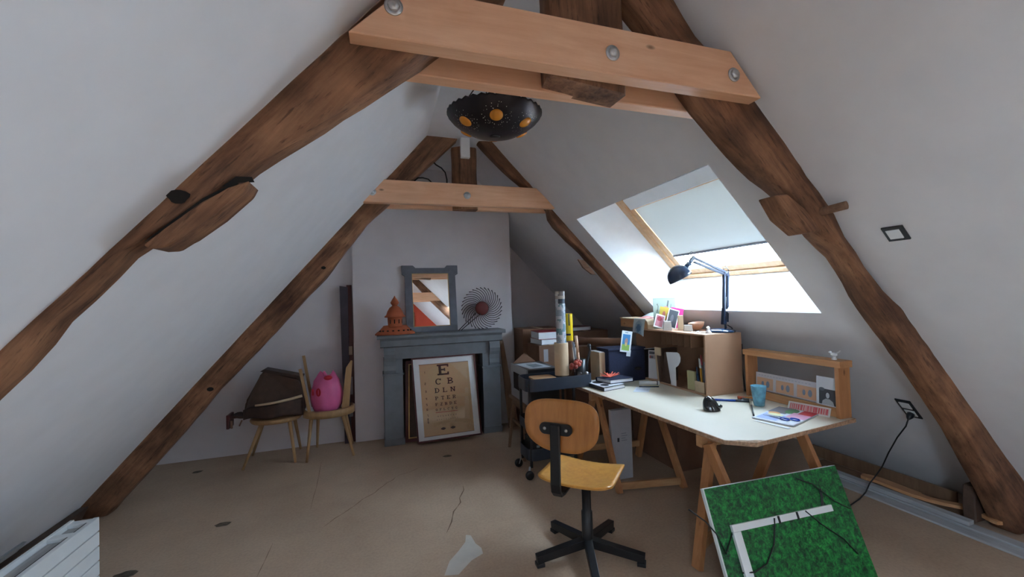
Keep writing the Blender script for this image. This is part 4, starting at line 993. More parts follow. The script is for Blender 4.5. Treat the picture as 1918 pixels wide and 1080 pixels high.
# ------------------------------------------------------------------ desk lamp
dl = thing('desk_lamp', 'blue black articulated desk lamp with round base on the box shelf', 'lamp', (2.80, 2.80, ZT))
bc = Vector((2.775, 2.79, ZT+.0003))
b = B(); b.lathe([(.112, 0), (.118, .006), (.116, .016), (.098, .026), (.03, .031), (.002, .031)], 36, bc); obj('base', b, 'lamp_blue', dl, False)
P0 = Vector((2.815, 2.775, ZT+.03)); P1 = Vector((2.80, 2.78, ZT+.115)); P2 = Vector((2.842, 2.775, 1.752)); P3 = Vector((2.525, 2.80, 1.892)); P4 = Vector((2.455, 2.80, 1.855))
b = B(); b.tube([P0, P0+Vector((0, 0, .05))], .009, 10); b.box((P0.x-.008, P0.y, P0.z+.055), (.03, .022, .035), bevel=.004); obj('pivot', b, 'lamp_blue', dl, False)
Q1 = P0 + Vector((0, 0, .055))
off = Vector((.018, 0, 0))
for k, (a_, c_, r_) in enumerate(((Q1-off, P2-off*1.1, .0065), (Q1+off, P2+off*1.1, .0065))):
    b = B(); b.bar(a_, c_, .018, .020, bevel=.002); obj('lower_arm', b, 'lamp_arm', dl, False)
b = B(); b.bar(Q1+Vector((-.03, 0, -.02)), Q1+Vector((-.014, 0, .12)), .012, .03, bevel=.003); obj('spring_cover', b, 'lamp_arm', dl, False)
def spring(a_, c_, n=28, r=.006):
    a_, c_ = Vector(a_), Vector(c_); d = (c_-a_); e1 = d.cross(Vector((0, 1, 0))).normalized(); e2 = d.cross(e1).normalized()
    return [a_ + d*i/(n*6) + (e1*math.cos(2*PI*i/6)+e2*math.sin(2*PI*i/6))*r for i in range(n*6+1)]
b = B(); b.tube(spring(Q1+Vector((-.005, 0, .05)), Q1.lerp(P2, .52)), .0016, 4); obj('spring', b, 'chrome', dl, False)
for dz in (.0, -.036):
    b = B(); b.bar(P2+Vector((0, 0, dz*.6+.012)), P3+Vector((.004, 0, dz)), .018, .018, bevel=.002); obj('upper_arm', b, 'lamp_arm', dl, False)
b = B(); b.box(P2, (.044, .022, .040), bevel=.006); b.lathe([(.014, -.018), (.014, .018)], 14, P2); obj('elbow', b, 'lamp_arm', dl, False)
b = B(); b.bar(P3+Vector((.012, 0, .008)), P3+Vector((-.036, 0, -.038)), .018, .03, bevel=.004); obj('head_joint', b, 'lamp_arm', dl, False)
hd = Vector((-.62, -.30, -.72)).normalized()                     # the way the shade opens
ax_ = hd; Hc = P4 + Vector((-.035, -.01, -.035))
sd_ = Vector((.55, -.05, -.83)).normalized()
Tn = frame(Hc, sd_.cross(Vector((0, 1, 0))), Vector((0, 1, 0)).cross(sd_.cross(Vector((0, 1, 0)))), None)
axis = Vector((-.50, -.28, -.82)).normalized(); e1 = axis.cross(Vector((0, 0, 1))).normalized(); e2 = axis.cross(e1)
# neck: from the arm end to the crown of the shade, then a hemispherical shade whose rim faces down and to the right
neck0, neck1 = P3+Vector((-.045, 0, -.05)), P3+Vector((-.105, -.005, -.115))
b = B(); b.tube([neck0, neck0.lerp(neck1, .5), neck1], .024, 14, r1=.030); obj('lamp_neck', b, 'lamp_blue', dl, False)
op = Vector((.42, -.22, -.88)).normalized(); e1 = op.cross(Vector((0, 1, 0))).normalized(); e2 = op.cross(e1)
sc0 = neck1 + Vector((-.050, -.005, -.045))
Ts = frame(sc0, e1, e2, op)
R1 = .098
pr = [(R1*math.sin(a), -R1*math.cos(a)) for a in (PI/2*i/10 for i in range(11))] + [(R1, .018), (R1-.003, .018)] + [((R1-.004)*math.sin(a), -(R1-.004)*math.cos(a)) for a in (PI/2*(10-i)/10 for i in range(11))]
pr = [(max(r_, .001), z_) for r_, z_ in pr]
b = B(Ts); b.lathe(pr, 36, cap=False); obj('lamp_shade', b, 'lamp_blue', dl, False)
b = B(Ts); b.ball((0, 0, -.01), .035, 14, 10); obj('bulb', b, 'white_plastic', dl, False)
b = B(); b.tube([P3+Vector((-.02, 0, -.03)), P3+Vector((-.05, 0, .03)), P3+Vector((-.02, 0, .05)), P3+Vector((.01, 0, .045))], .003, 6); obj('wire_loop', b, 'wire', dl, False)
b = B(); b.tube([P2+Vector((-.03, 0, .005)), P2+Vector((-.022, 0, .045)), P2+Vector((.005, 0, .058)), P2+Vector((.03, 0, .035)), P2+Vector((.03, 0, .0))], .003, 6); obj('wire_loop', b, 'wire', dl, False)
b = B(); b.tube([(2.83, 2.77, ZT+.06), (2.865, 2.76, ZT+.035), (2.897, 2.745, ZT-.02), (2.905, 2.72, ZT-.10), (2.905, 2.71, ZT-.22), (2.90, 2.70, .95), (2.94, 2.71, .70), (2.96, 2.75, .3)], .0045, 6); obj('flex', b, 'wire', dl, False)
b = B(); b.box((2.905, 2.712, ZT-.125), (.018, .026, .05), bevel=.005); obj('inline_switch', b, 'black_plastic', dl, False)

# ------------------------------------------------------------------ things inside the box shelf
ZB = Z0+t_+.0005
bkx = thing('book', 'black paperback standing at the left end inside the box shelf', 'book', (2.6, 3.50, ZB))
b = B(); b.box((2.60, 3.505, ZB+.14), (.19, .028, .28), bevel=.002); obj('cover', b, 'black_plastic', bkx, False)
b = B(); b.col = (.75, .75, .78)
for z, w_ in ((.19, .022), (.175, .020), (.155, .024), (.02, .02)): b.quad((2.504, 3.505-w_/2, ZB+z), (2.504, 3.505+w_/2, ZB+z), (2.504, 3.505+w_/2, ZB+z+.008), (2.504, 3.505-w_/2, ZB+z+.008))
o = obj('spine_print', b, 'inks', bkx, False); o['kind'] = 'stuff'
b = B(); b.box((2.595, 3.505, ZB+.2825), (.16, .022, .004)); obj('pages', b, 'paper', bkx, False)
card('folded_paper', lean(2.515, 3.455, ZB, (.45, -.9), .06), .105, .275, [(0, 0, 1, 1, (.72, .73, .76)), (.08, .86, .92, .96, (.10, .11, .14)), (.1, .70, .8, .84, (.45, .38, .40)), (.2, .72, .5, .8, (.12, .12, .16), 'o'), (.1, .72, .25, .80, (.4, .1, .1))], 'white printed sheet with dark heading inside the box shelf', 'paper')
ff = thing('folder', 'pale brown card folder with dark brown sleeve in the box shelf', 'folder', (2.62, 3.2, ZB))
b = B(); b.box((2.60, 3.275, ZB+.155), (.20, .045, .31), rz=.0, bevel=.002); obj('folder_back', b, 'dark_brown', ff, False)
b = B(); b.box((2.498, 3.275, ZB+.285), (.012, .085, .075), bevel=.002); obj('card_flap', b, 'cardboard_pale', ff, False)
b = B(); b.prism([(3.27, ZB), (3.285, ZB), (3.315, ZB+.25), (3.295, ZB+.255)], 2.494, 2.503, 'yz'); obj('card_edge', b, 'cardboard_pale', ff, False)
b = B(); b.prism([(3.15, ZB), (3.255, ZB), (3.20, ZB+.285), (3.08, ZB+.30), (3.07, ZB+.285)], 2.515, 2.53, 'yz'); obj('sleeve', b, 'dark_brown', ff, False)
wp = B(); wp.prism([(3.11, ZB-.0005), (3.045, ZB), (3.045, ZB+.165), (3.01, ZB+.19), (2.985, ZB+.225), (2.98, ZB+.265), (2.995, ZB+.295), (3.02, ZB+.305), (3.165, ZB+.29), (3.162, ZB+.27)], 2.504, 2.508, 'yz')
solo('paper_template', wp, 'paper', 'white P shaped paper cut out leaning in the box shelf', 'paper', (2.506, 3.08, ZB))
nb = B(); nb.col = (.50, .46, .24); nb.box((2.535, 2.885, ZB+.08), (.02, .085, .16), bevel=.002)
solo('notepad', nb, 'inks', 'yellow green notepad standing by the pencil pot', 'notepad', (2.535, 2.885, ZB))
pp = thing('pencil_pot', 'square cardboard pencil pot in the box shelf', 'pot', (2.555, 2.775, ZB))
for q, sz in (((2.518, 2.775), (.004, .105)), ((2.612, 2.775), (.004, .105)), ((2.565, 2.725), (.094, .004)), ((2.565, 2.825), (.094, .004))):
    b = B(); b.box((q[0], q[1], ZB+.045), (sz[0], sz[1], .09)); obj('side', b, 'cardboard_pale', pp, False)
b = B(); b.box((2.565, 2.775, ZB+.002), (.096, .1, .004)); obj('bottom', b, 'cardboard_pale', pp, False)
def pencil(label, x, y, z, dx, dy, h, col, tip, r=.006, name='pencil', cat='pencil'):
    t = thing(name, label, cat, (x, y, z), group=None)
    a_ = Vector((x, y, z)); c_ = a_+Vector((dx, dy, h)); d = (c_-a_).normalized()
    b = B(); b.col = col; b.tube([a_, a_.lerp(c_, .72)], r, 8); obj('shaft', b, 'gloss_inks', t, False)
    b = B(); b.col = tip; b.tube([a_.lerp(c_, .72), c_], r, 8, r1=r*.55); obj('end', b, 'gloss_inks', t, False)
zp = ZB+.005
pencil('thick yellow orange brush in the pencil pot', 2.545, 2.772, zp, -.01, .012, .27, (.75, .36, .03), (.70, .68, .64), .009, 'paint_brush', 'brush')
pencil('red tipped brush in the pencil pot', 2.57, 2.785, zp, -.01, .01, .30, (.30, .27, .25), (.60, .10, .12), .007, 'paint_brush', 'brush')
pencil('dark blue pen in the pencil pot', 2.54, 2.805, zp, -.01, .012, .20, (.03, .07, .14), (.04, .08, .16), .008, 'pen', 'pen')
pencil('white pen in the pencil pot', 2.57, 2.812, zp, -.01, .008, .27, (.05, .05, .08), (.75, .76, .80), .006, 'pen', 'pen')
pencil('grey blue ruler like pen at the right of the pencil pot', 2.55, 2.742, zp, -.005, .006, .25, (.16, .20, .28), (.18, .22, .30), .008, 'pen', 'pen')
pencil('black marker with white end at the right edge of the pencil pot', 2.575, 2.733, zp, .0, .0, .21, (.02, .02, .03), (.25, .27, .30), .007, 'marker', 'marker')

# ------------------------------------------------------------------ other things on the desk
ZD = .7505
nv = thing('fabric_box', 'navy blue fabric storage box on the far end of the desk', 'box', (2.27, 3.55, ZD))
b = B(); b.box((2.275, 3.56, ZD+.155), (.41, .22, .31), bevel=.012)
for v in b.bm.verts: v.co += Vector((0, .008*noise.noise(v.co*6), 0))
obj('box_body', b, 'navy_cloth', nv, False)
b = B(); b.box((2.275, 3.56, ZD+.318), (.42, .23, .018), bevel=.006); obj('box_lid', b, 'navy_cloth', nv, False)
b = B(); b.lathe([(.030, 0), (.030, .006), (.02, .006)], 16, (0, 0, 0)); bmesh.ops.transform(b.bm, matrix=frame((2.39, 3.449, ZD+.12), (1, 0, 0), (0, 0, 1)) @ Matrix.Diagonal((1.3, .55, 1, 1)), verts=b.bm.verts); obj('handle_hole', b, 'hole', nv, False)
card('photo_card', frame((2.190, 3.441, ZD+.300), (.975, -.02, -.17), (.17, .0, .98)), .115, .205, [(0, 0, 1, 1, (.70, .74, .76)), (.12, .35, .85, .84, (.05, .22, .45)), (.12, .08, .85, .36, (.25, .42, .08)), (.34, .34, .66, .66, (.42, .24, .20), 'o'), (.38, .28, .60, .46, (.62, .44, .18), 'o'), (.3, .89, .6, .95, (.3, .36, .4))], 'portrait format colour photo card fixed upright to the navy box', 'card').rotation_euler = (0, 0, 0)
card('tag', frame((2.262, 3.4455, ZD+.250), (.975, -.02, -.17), (.17, .0, .98)), .045, .060, [(0, 0, 1, 1, (.60, .64, .68))], 'small pale blue paper tag under the photo card', 'card')
mf = thing('magazine_file', 'cream cardboard magazine file between the navy box and the cart', 'file', (2.0, 3.62, ZD))
b = B(); b.box((2.035, 3.60, ZD+.145), (.062, .18, .29), bevel=.002); obj('file_body', b, 'cardboard_pale', mf, False)
b = B(); b.box((2.035, 3.60, ZD+.292), (.05, .17, .006)); obj('papers', b, 'paper', mf, False)
# books in front of the navy box
b1 = thing('book', 'black and white covered book lying at the desk edge', 'book', (1.95, 3.40, ZD), rz=0)
Tk = frame((1.852, 3.185, ZD), (.98, .22, 0), (-.10, .98, 0))
b = B(Tk); b.box((.13, .15, .017), (.245, .295, .026)); obj('pages', b, 'paper', b1, False)
b = B(Tk); b.box((.128, .15, .033), (.256, .305, .005), bevel=.001); b.box((.128, .15, .0025), (.256, .305, .005), bevel=.001); b.box((.002, .15, .017), (.005, .305, .034), bevel=.001); obj('cover', b, 'black_plastic', b1, False)
b = B(Tk); b.col = (.78, .79, .82); b.quad((.005, .006, .0362), (.252, .006, .0362), (.252, .298, .0362), (.005, .298, .0362))
b.col = (.02, .02, .025)
for cx_, cy_, r_ in ((.085, .20, .052), (.07, .075, .042), (.19, .23, .03)): b.f([b.v((cx_+r_*math.cos(a), cy_+r_*math.sin(a), .0366)) for a in (2*PI*k/20 for k in range(20))])
o = obj('cover_print', b, 'inks', b1, False, recalc=False); o['kind'] = 'stuff'
b2 = thing('book', 'thick book with dark blue cover on the black and white book', 'book', (2.08, 3.38, ZD+.037))
Tk = frame((1.975, 3.275, ZD+.0368), (.95, .06, 0), (-.25, .96, 0))
b = B(Tk); b.box((.128, .09, .020), (.245, .172, .028)); obj('pages', b, 'paper', b2, False)
b = B(Tk); b.box((.128, .09, .0365), (.262, .186, .004), bevel=.001); b.box((.128, .09, .003), (.262, .186, .004), bevel=.001); b.box((.128, .184, .020), (.262, .004, .036), bevel=.001); obj('cover', b, 'navy_cloth', b2, False)
cf = thing('paper_fan', 'coral red folded paper fan on the dark blue book', 'ornament', (2.0, 3.40, ZD+.08))
fcn = Vector((2.03, 3.37, ZD+.0775))
for k in range(13):
    a = math.radians(-20+k*17); d = Vector((math.cos(a), math.sin(a)*.8, 0)); p = fcn + d*.095 + Vector((0, 0, .030+.01*math.sin(k*2.1)))
    b = B(); b.col = (.80, .16, .10); b.bar(fcn+Vector((0, 0, .004)), p, .016, .004, w1=.007, bevel=0); obj('fold', b, 'inks', cf, False)
card('leaflet', frame((2.075, 3.075, ZD+.001), (.80, -.45, 0), (.50, .55, 0)), .13, .20, [(0, 0, 1, 1, (.72, .75, .82)), (.1, .3, .9, .5, (.50, .55, .68)), (.1, .6, .7, .64, (.3, .34, .45)), (.1, .7, .8, .73, (.3, .34, .45))], 'pale blue leaflet lying flat on the desk before the small roll', 'paper')
rl = thing('paper_roll', 'small white paper roll lying on the desk by the box shelf', 'roll', (2.36, 3.23, ZD))
b = B(); b.tube([(2.285, 3.285, ZD+.019), (2.445, 3.20, ZD+.019)], .0185, 16); obj('roll', b, 'paper', rl, False)
b = B(); b.tube([(2.422, 3.2125, ZD+.019), (2.432, 3.207, ZD+.019)], .0192, 16); obj('band', b, 'grey_frame', rl, False)
pen = thing('pen', 'dark blue pen lying along the small paper roll', 'pen', (2.3, 3.18, ZD))
b = B(); b.tube([(2.225, 3.20, ZD+.006), (2.38, 3.125, ZD+.006)], .0055, 8); obj('barrel', b, 'lamp_blue', pen, False)
# glossy black mouse
ms = thing('computer_mouse', 'glossy black upright computer mouse on the desk', 'mouse', (2.25, 2.37, ZD))
def ms_ring(v):
    z = .098*v; k = (1-v**2.4)**.5 if v < 1 else .02
    return [(2.255-.012*v + (.068-.012*v)*k*math.cos(a)*(1 if math.cos(a) < 0 else .85) , 2.37+.02*v+.052*k*math.sin(a), ZD+z+.0003) for a in (2*PI*i/28 for i in range(28))]
b = B(); b.loft([ms_ring(v) for v in (0, .06, .2, .35, .5, .64, .76, .86, .93, .98, .999)], True, True); obj('mouse_body', b, 'black_plastic', ms, False)
M['lamp_gloss'] = plain('gloss_black', (.012, .014, .018), .08, coat=.8)
ms.children[0].data.materials[0] = M['lamp_gloss']
b = B(); b.ball((2.285, 2.335, ZD+.030), .022, 12, 8, (1.2, .6, .7)); obj('thumb_rest', b, 'lamp_gloss', ms, False)
# blue pen-brush and brushes
def brush(label, p, q, col, col2, r=.006, nm='paint_brush'):
    t = thing(nm, label, 'brush', p); p, q = Vector(p), Vector(q)
    b = B(); b.col = col; b.tube([p, p.lerp(q, .62)], r, 8, r1=r*1.1); obj('handle', b, 'gloss_inks', t, False)
    b = B(); b.col = col2; b.tube([p.lerp(q, .62), p.lerp(q, .8), q], r*1.1, 8, r1=r*1.5); obj('bristles', b, 'gloss_inks', t, False)
brush('blue handled brush lying between the mouse and the pine stand', (2.45, 2.57, ZD+.009), (2.66, 2.42, ZD+.010), (.03, .08, .34), (.05, .06, .08), .008)
brush('long black brush lying in front of the blue glass', (2.37, 2.13, ZD+.008), (2.66, 2.42, ZD+.021), (.012, .012, .014), (.35, .30, .22), .0055)
brush('orange handled brush lying under the left upright of the pine stand', (2.775, 2.46, ZD+.009), (2.66, 2.53, ZD+.012), (.60, .22, .05), (.50, .10, .04), .009)
brush('grey paint brush beside the foot of the blue glass', (2.76, 2.40, ZD+.007), (2.64, 2.47, ZD+.018), (.42, .40, .38), (.10, .09, .08), .007)
bgl = thing('drinking_glass', 'blue mottled drinking glass on the desk in front of the pine stand', 'glass', (2.66, 2.31, ZD))
b = B(); b.lathe([(.034, 0), (.036, .01), (.040, .04), (.052, .145), (.049, .145), (.037, .04), (.033, .014), (.001, .012)], 28, (2.648, 2.33, ZD+.0003)); obj('glass_body', b, 'blue_glass', bgl, False)
# pine stand
ps = thing('pine_stand', 'low pine stand of two uprights and a top board on the desk', 'stand', (2.86, 2.26, ZD))
for y in (2.585, 1.895):
    b = B(); b.box((2.872, y, ZD+.165), (.105, .026, .330), bevel=.002); obj('upright', b, 'pine_z', ps, False)
b = B(); b.box((2.872, 2.24, ZD+.352), (.115, .745, .044), bevel=.002); obj('top_board', b, 'pine_y', ps, False)
b = B(); b.box((2.845, 2.24, ZD+.030), (.022, .662, .058), bevel=.002); obj('bottom_rail', b, 'pine_y', ps, False)
bd = thing('bird_figurine', 'small white bird figurine on the pine stand', 'ornament', (2.865, 1.93, ZD+.374))
b = B(); zb_ = ZD+.3745; b.lathe([(.014, 0), (.016, .004), (.010, .014), (.009, .022)], 14, (2.865, 1.935, zb_)); b.ball((2.865, 1.935, zb_+.034), .016, 12, 8, (.8, 1.3, .8)); obj('bird_body', b, 'white_plastic', bd, False)
b = B(); b.ball((2.865, 1.958, zb_+.047), .009, 10, 6); b.tube([(2.865, 1.965, zb_+.047), (2.865, 1.974, zb_+.046)], .003, 6, r1=.001); obj('bird_head', b, 'white_plastic', bd, False)
b = B(); b.sheet(lambda u_, v_: (2.858+.014*u_, 1.925-.030*v_, zb_+.038+.022*v_+.006*math.sin(PI*u_)), 3, 4, th=.003); obj('bird_tail', b, 'white_plastic', bd, False)
# picture strips on the rail
hs = []
for s_ in range(3):
    hs += [(.02+.33*s_, .06, .30+.33*s_, .72, (.72, .42, .26)), (.10+.33*s_, .22, .145+.33*s_, .52, (.20, .25, .33), 'o'), (.18+.33*s_, .18, .24+.33*s_, .56, (.22, .27, .35), 'o')]
hs += [(.05+.05*k, .83, .08+.05*k, .88, (.45, .45, .50)) for k in range(17)]
card('print_strip', lean(2.866, 2.545, ZD+.062, (.0, -1), .06), .50, .135, [(0, 0, 1, 1, (.62, .58, .60))]+hs, 'long strip of three orange panels with blue hand marks on the stand rail', 'print')
card('postcard', lean(2.850, 2.055, ZD+.060, (.0, -1), .05), .140, .19, [(0, 0, 1, 1, (.74, .77, .81)), (.13, .03, .96, .58, (.08, .085, .095)), (.13, .50, .40, .62, (.16, .17, .19), 'o'), (0, 0, 0, 0, (.42, .44, .46), [(.26, .03), (.30, .16), (.45, .24), (.62, .24), (.78, .16), (.84, .03)]), (.40, .26, .68, .50, (.06, .06, .07), 'o'), (.45, .26, .62, .46, (.50, .52, .54), 'o')], 'black and white portrait postcard beside the right upright of the stand', 'card')
rs = [(.04, .14, .96, .86, (.72, .44, .40))]
rr = random.Random(8); x_ = .06
while x_ < .93:
    w_ = rr.choice((.012, .016, .022)); rs.append((x_, .20, min(.95, x_+w_), .80, (.70, .05, .07) if rr.random() > .15 else (.74, .30, .30))); x_ += w_+rr.choice((.008, .012, .012, .035))
card('print_strip', lean(2.735, 2.180, ZD+.0005, (.24, -1), .45), .255, .062, [(0, 0, 1, 1, (.78, .74, .70))]+rs, 'cream strip of tall red block letters leaning at the foot of the stand', 'print')
card('magazine', frame((2.335, 2.115, ZD+.010), (.30, -.92, 0), (.95, .28, 0)), .24, .40, [(0, 0, 1, 1, (.70, .72, .80)), (.05, .05, .55, .45, (.36, .44, .72)), (.0, .55, .45, 1, (.20, .18, .20)), (.05, .45, .35, .60, (.72, .34, .12), 'o'), (.32, .62, .62, .98, (.10, .25, .10), 'o'), (.55, .40, 1, .75, (.72, .35, .50)), (.66, .70, 1, 1, (.62, .05, .06)), (.60, .05, 1, .38, (.74, .74, .80)), (.1, .35, .5, .5, (.75, .70, .40), 'o')], 'open colourful magazine on the right front corner of the desk', 'magazine', th=.008)
card('card_strip', frame((2.305, 2.075, ZD+.003), (.20, -.97, 0), (.97, .20, 0)), .21, .022, [(0, 0, 1, 1, (.78, .80, .86))], 'white strip of card along the front edge of the magazine', 'card')
ss = thing('scissors', 'blue handled scissors lying on the magazine', 'scissors', (2.5, 2.02, ZD+.011))
zc = ZD+.0155
for cx_, cy_ in ((2.465, 1.985), (2.515, 1.955)):
    b = B(); n_ = 20; b.loft([[(cx_+(.026+dr)*math.cos(a)*.8, cy_+(.026+dr)*math.sin(a), zc+dz) for dr, dz in ((-.005, 0), (0, -.004), (.005, 0), (0, .005))] for a in (2*PI*i/n_ for i in range(n_+1))], True, False); obj('handle', b, 'lamp_blue', ss, False)
    ss.children[-1].data.materials[0] = M.setdefault('scissor_blue', plain('scissor_blue', (.02, .07, .42), .25))
b = B(); b.bar((2.47, 2.00, zc), (2.435, 2.115, zc), .014, .003, w1=.003); b.bar((2.505, 1.98, zc+.002), (2.44, 2.10, zc+.002), .014, .003, w1=.003); obj('blades', b, 'chrome', ss, False)
b = B(); b.lathe([(.006, 0), (.005, .004), (.001, .004)], 10, (2.475, 2.03, zc+.003)); obj('rivet', b, 'chrome', ss, False)

# ------------------------------------------------------------------ cart and its load, wooden chair, boxes behind
ct = thing('trolley', 'black serving trolley on castors left of the desk', 'trolley', (1.55, 3.55, 0))
def tray(z0, z1, nm, x0, x1):
    P = [(x_+(x0+x1)/2, y_+3.55) for x_, y_ in rrect(x1-x0, .29, .07, 6)]; Q = [(x_+(x0+x1)/2, y_+3.55) for x_, y_ in rrect(x1-x0-.015, .275, .064, 6)]
    b = B(); b.loft([[(x_, y_, z0) for x_, y_ in P], [(x_, y_, z1) for x_, y_ in P], [(x_, y_, z1) for x_, y_ in Q], [(x_, y_, z0+.012) for x_, y_ in Q]], False, True); obj(nm, b, 'navy_tray', ct, False)
tray(.757, .866, 'top_tray', 1.215, 1.88); tray(.15, .25, 'bottom_tray', 1.215, 1.71); tray(.42, .50, 'middle_tray', 1.215, 1.71)
for x_, y_ in ((1.245, 3.43), (1.68, 3.43), (1.245, 3.67), (1.68, 3.67)):
    b = B(); b.bar((x_, y_, .09), (x_, y_, .83), .022, .022, bevel=.002); obj('post', b, 'black_metal', ct, False)
    k = -1 if y_ < 3.5 else 1
    b = B(frame((x_-.03, y_+k*.03, .038), (1, 0, 0), (0, 0, 1))); b.lathe([(.01, -.014), (.036, -.014), (.038, -.008), (.038, .008), (.036, .014), (.01, .014)], 20); w_ = obj('castor', b, 'black_plastic', ct, False)
    b = B(); b.bar((x_-.03, y_+k*.012, .036), (x_-.015, y_, .10), .020, .006, bevel=.001); obj('castor_fork', b, 'chrome', w_, False)
load0 = set(bpy.data.objects)
ZC2 = .7275
cbb = B(); cbb.prism([(x_+1.50, y_+3.70) for x_, y_ in rrect(.22, .20, .04, 5)], .80, .8149, 'xy')
ct2 = thing('wooden_board', 'pale wooden chopping board on the trolley tray', 'board', (1.5, 3.7, .81))
obj('board_face', cbb, 'pine', ct2, False)
for x_, y_ in ((1.44, 3.64), (1.56, 3.76), (1.44, 3.76), (1.56, 3.64)):
    b = B(); b.lathe([(.015, .7275), (.015, .80)], 10, (x_, y_, 0)); obj('foot', b, 'pine', ct2, False)
def roll(name, label, c, r, z0, z1, mat, lean_=(0, 0), hollow_=True, cat='tube', n=28, sheetcols=None):
    t = thing(name, label, cat, (c[0], c[1], z0))
    b = B()
    def P(k): return Vector((c[0]+lean_[0]*k, c[1]+lean_[1]*k, z0+(z1-z0)*k))
    rings = []
    for k in [i/40 for i in range(41)]: rings.append([P(k)+Vector((r*math.cos(a), r*math.sin(a), 0)) for a in (2*PI*j/n for j in range(n))])
    if hollow_:
        rings.append([P(1)+Vector(((r-.006)*math.cos(a), (r-.006)*math.sin(a), 0)) for a in (2*PI*j/n for j in range(n))])
        rings.append([P(.9)+Vector(((r-.006)*math.cos(a), (r-.006)*math.sin(a), 0)) for a in (2*PI*j/n for j in range(n))])
    b.loft(rings, True, True)
    if sheetcols:
        for fc in b.bm.faces:
            m_ = fc.calc_center_median(); a = math.atan2(m_.y-c[1], m_.x-c[0]); k = (m_.z-z0)/(z1-z0)
            for l in fc.loops: l[b.L] = tuple(sheetcols(a, k))+(1,)
    obj('tube_wall', b, mat, t, False); return t
roll('cardboard_tube', 'wide pale cardboard tube standing on the trolley', (1.70, 3.70), .066, .8152, 1.12, 'cardboard_pale')
def artcols(a, k):
    q = noise.noise(Vector((math.cos(a)*1.3, math.sin(a)*1.3, k*7)))
    if k > .93: return (.16, .14, .13) if q > -.1 else (.6, .6, .6)
    if .80 < k < .885 and -2.4 < a < -.6: return (.03, .045, .07)
    if .885 <= k < .93: return (.42, .36, .31)
    if q > .22: return (.20, .34, .38)
    if q < -.25: return (.34, .40, .46)
    return (.62, .66, .70)
roll('poster_roll', 'tall rolled poster with blue grey and white print standing in the wide tube', (1.705, 3.70),   .046, 1.02, 1.605, 'gloss_inks', sheetcols=artcols, cat='poster', n=36)
roll('cardboard_tube', 'darker brown cardboard tube behind the wide pale tube', (1.825, 3.80), .050, .7285, 1.125, 'cardboard')
roll('poster_roll', 'yellow rolled poster standing in the darker tube', (1.835, 3.80), .039, 1.0, 1.385, 'gloss_inks', sheetcols=lambda a, k: (.05, .05, .05) if (.46 < k < .50 and a < -1.5) or (k > .70 and abs(a+1.9) < .12) else (.55, .52, .42) if k < .28 and a < -1.3 else (.78, .56, .02), cat='poster', n=36)
cup = thing('brush_pot', 'black brush pot with wooden handles on the trolley', 'pot', (1.90, 3.70, ZC2))
b = B(); b.lathe([(.045, 0), (.05, .01), (.054, .225), (.050, .225), (.046, .02), (.001, .02)], 24, (1.895, 3.70, ZC2+.001)); obj('pot_body', b, 'black_plastic', cup, False)
ppr = (1.895, 3.70, ZC2+.03)
brush('long pale wooden handle standing in the black brush pot', (1.90, 3.70, ZC2+.03), (1.86, 3.705, 1.175), (.62, .38, .24), (.66, .42, .27), .011, 'stick')
brush('grey metal ruler standing in the black brush pot', (1.875, 3.72, ZC2+.03), (1.845, 3.735, 1.11), (.30, .34, .42), (.36, .40, .48), .008, 'ruler')
card('envelope', lean(1.835, 3.765, ZC2+.09, (1, .1), -.05), .05, .24, [(0, 0, 1, 1, (.66, .60, .52)), (0, 0, 0, 0, (.55, .50, .44), [(0, .3), (1, .0), (1, .1), (0, .4)])], 'pale triangular envelope between the tubes and the brush pot', 'envelope')
sp = thing('bent_tool', 'black tool with curved handle standing behind the brush pot', 'tool', (1.99, 3.74, ZC2))
b = B(); b.tube([(1.97, 3.73, ZC2+.01), (1.99, 3.73, .93), (2.02, 3.73, 1.02), (2.015, 3.73, 1.06)], .011, 8, r1=.014); obj('shaft', b, 'black_plastic', sp, False); b = B(); b.ball((2.013, 3.73, 1.068), .02, 10, 8); obj('knob', b, 'black_plastic', sp, False)
bs = thing('berry_bunch', 'bunch of small dark red berries on the trolley', 'berries', (1.80, 3.62, .84))
rr = random.Random(2)
for k, (x_, y_, z_) in enumerate(((1.765, 3.615, .915), (1.80, 3.605, .935), (1.835, 3.61, .915), (1.795, 3.60, .900), (1.855, 3.63, .935), (1.825, 3.625, .945), (1.765, 3.625, .892))):
    b = B(); b.ball((x_, y_, z_), .022, 12, 8); b_ = obj('berry', b, 'terracotta', bs, False)
    b_.data.materials[0] = M.setdefault('berry', plain('berry_skin', (.30, .045, .03), .3, var=.25, scale=20))
b = B(); b.tube([(1.80, 3.62, .91), (1.775, 3.63, .86), (1.76, 3.64, .825)], .004, 6); obj('stem', b, 'ply_board', bs, False)
jr = thing('glass_jar', 'small clear glass jar among the trolley clutter', 'jar', (1.86, 3.63, ZC2))
b = B(); b.lathe([(.026, 0), (.028, .01), (.028, .09), (.024, .10), (.024, .118), (.021, .118), (.021, .10), (.025, .088), (.025, .012), (.001, .008)], 20, (1.84, 3.615, ZC2+.001)); obj('jar_body', b, 'glass', jr, False)
kn = thing('clamp', 'chrome clamp lying in the trolley tray', 'clamp', (1.93, 3.62, ZC2))
b = B(); b.ball((1.915, 3.615, ZC2+.10), .018, 10, 8); obj('knob', b, 'chrome', kn, False)
b = B(); b.tube([(1.915, 3.615, ZC2+.10), (1.95, 3.62, ZC2+.05), (1.93, 3.63, ZC2+.006)], .008, 8); obj('arm', b, 'chrome', kn, False)
for o in [q for q in bpy.data.objects if q not in load0 and q.parent is None]: o.location += Vector((-.085, -.165, .0425))     # the load stands in the top tray
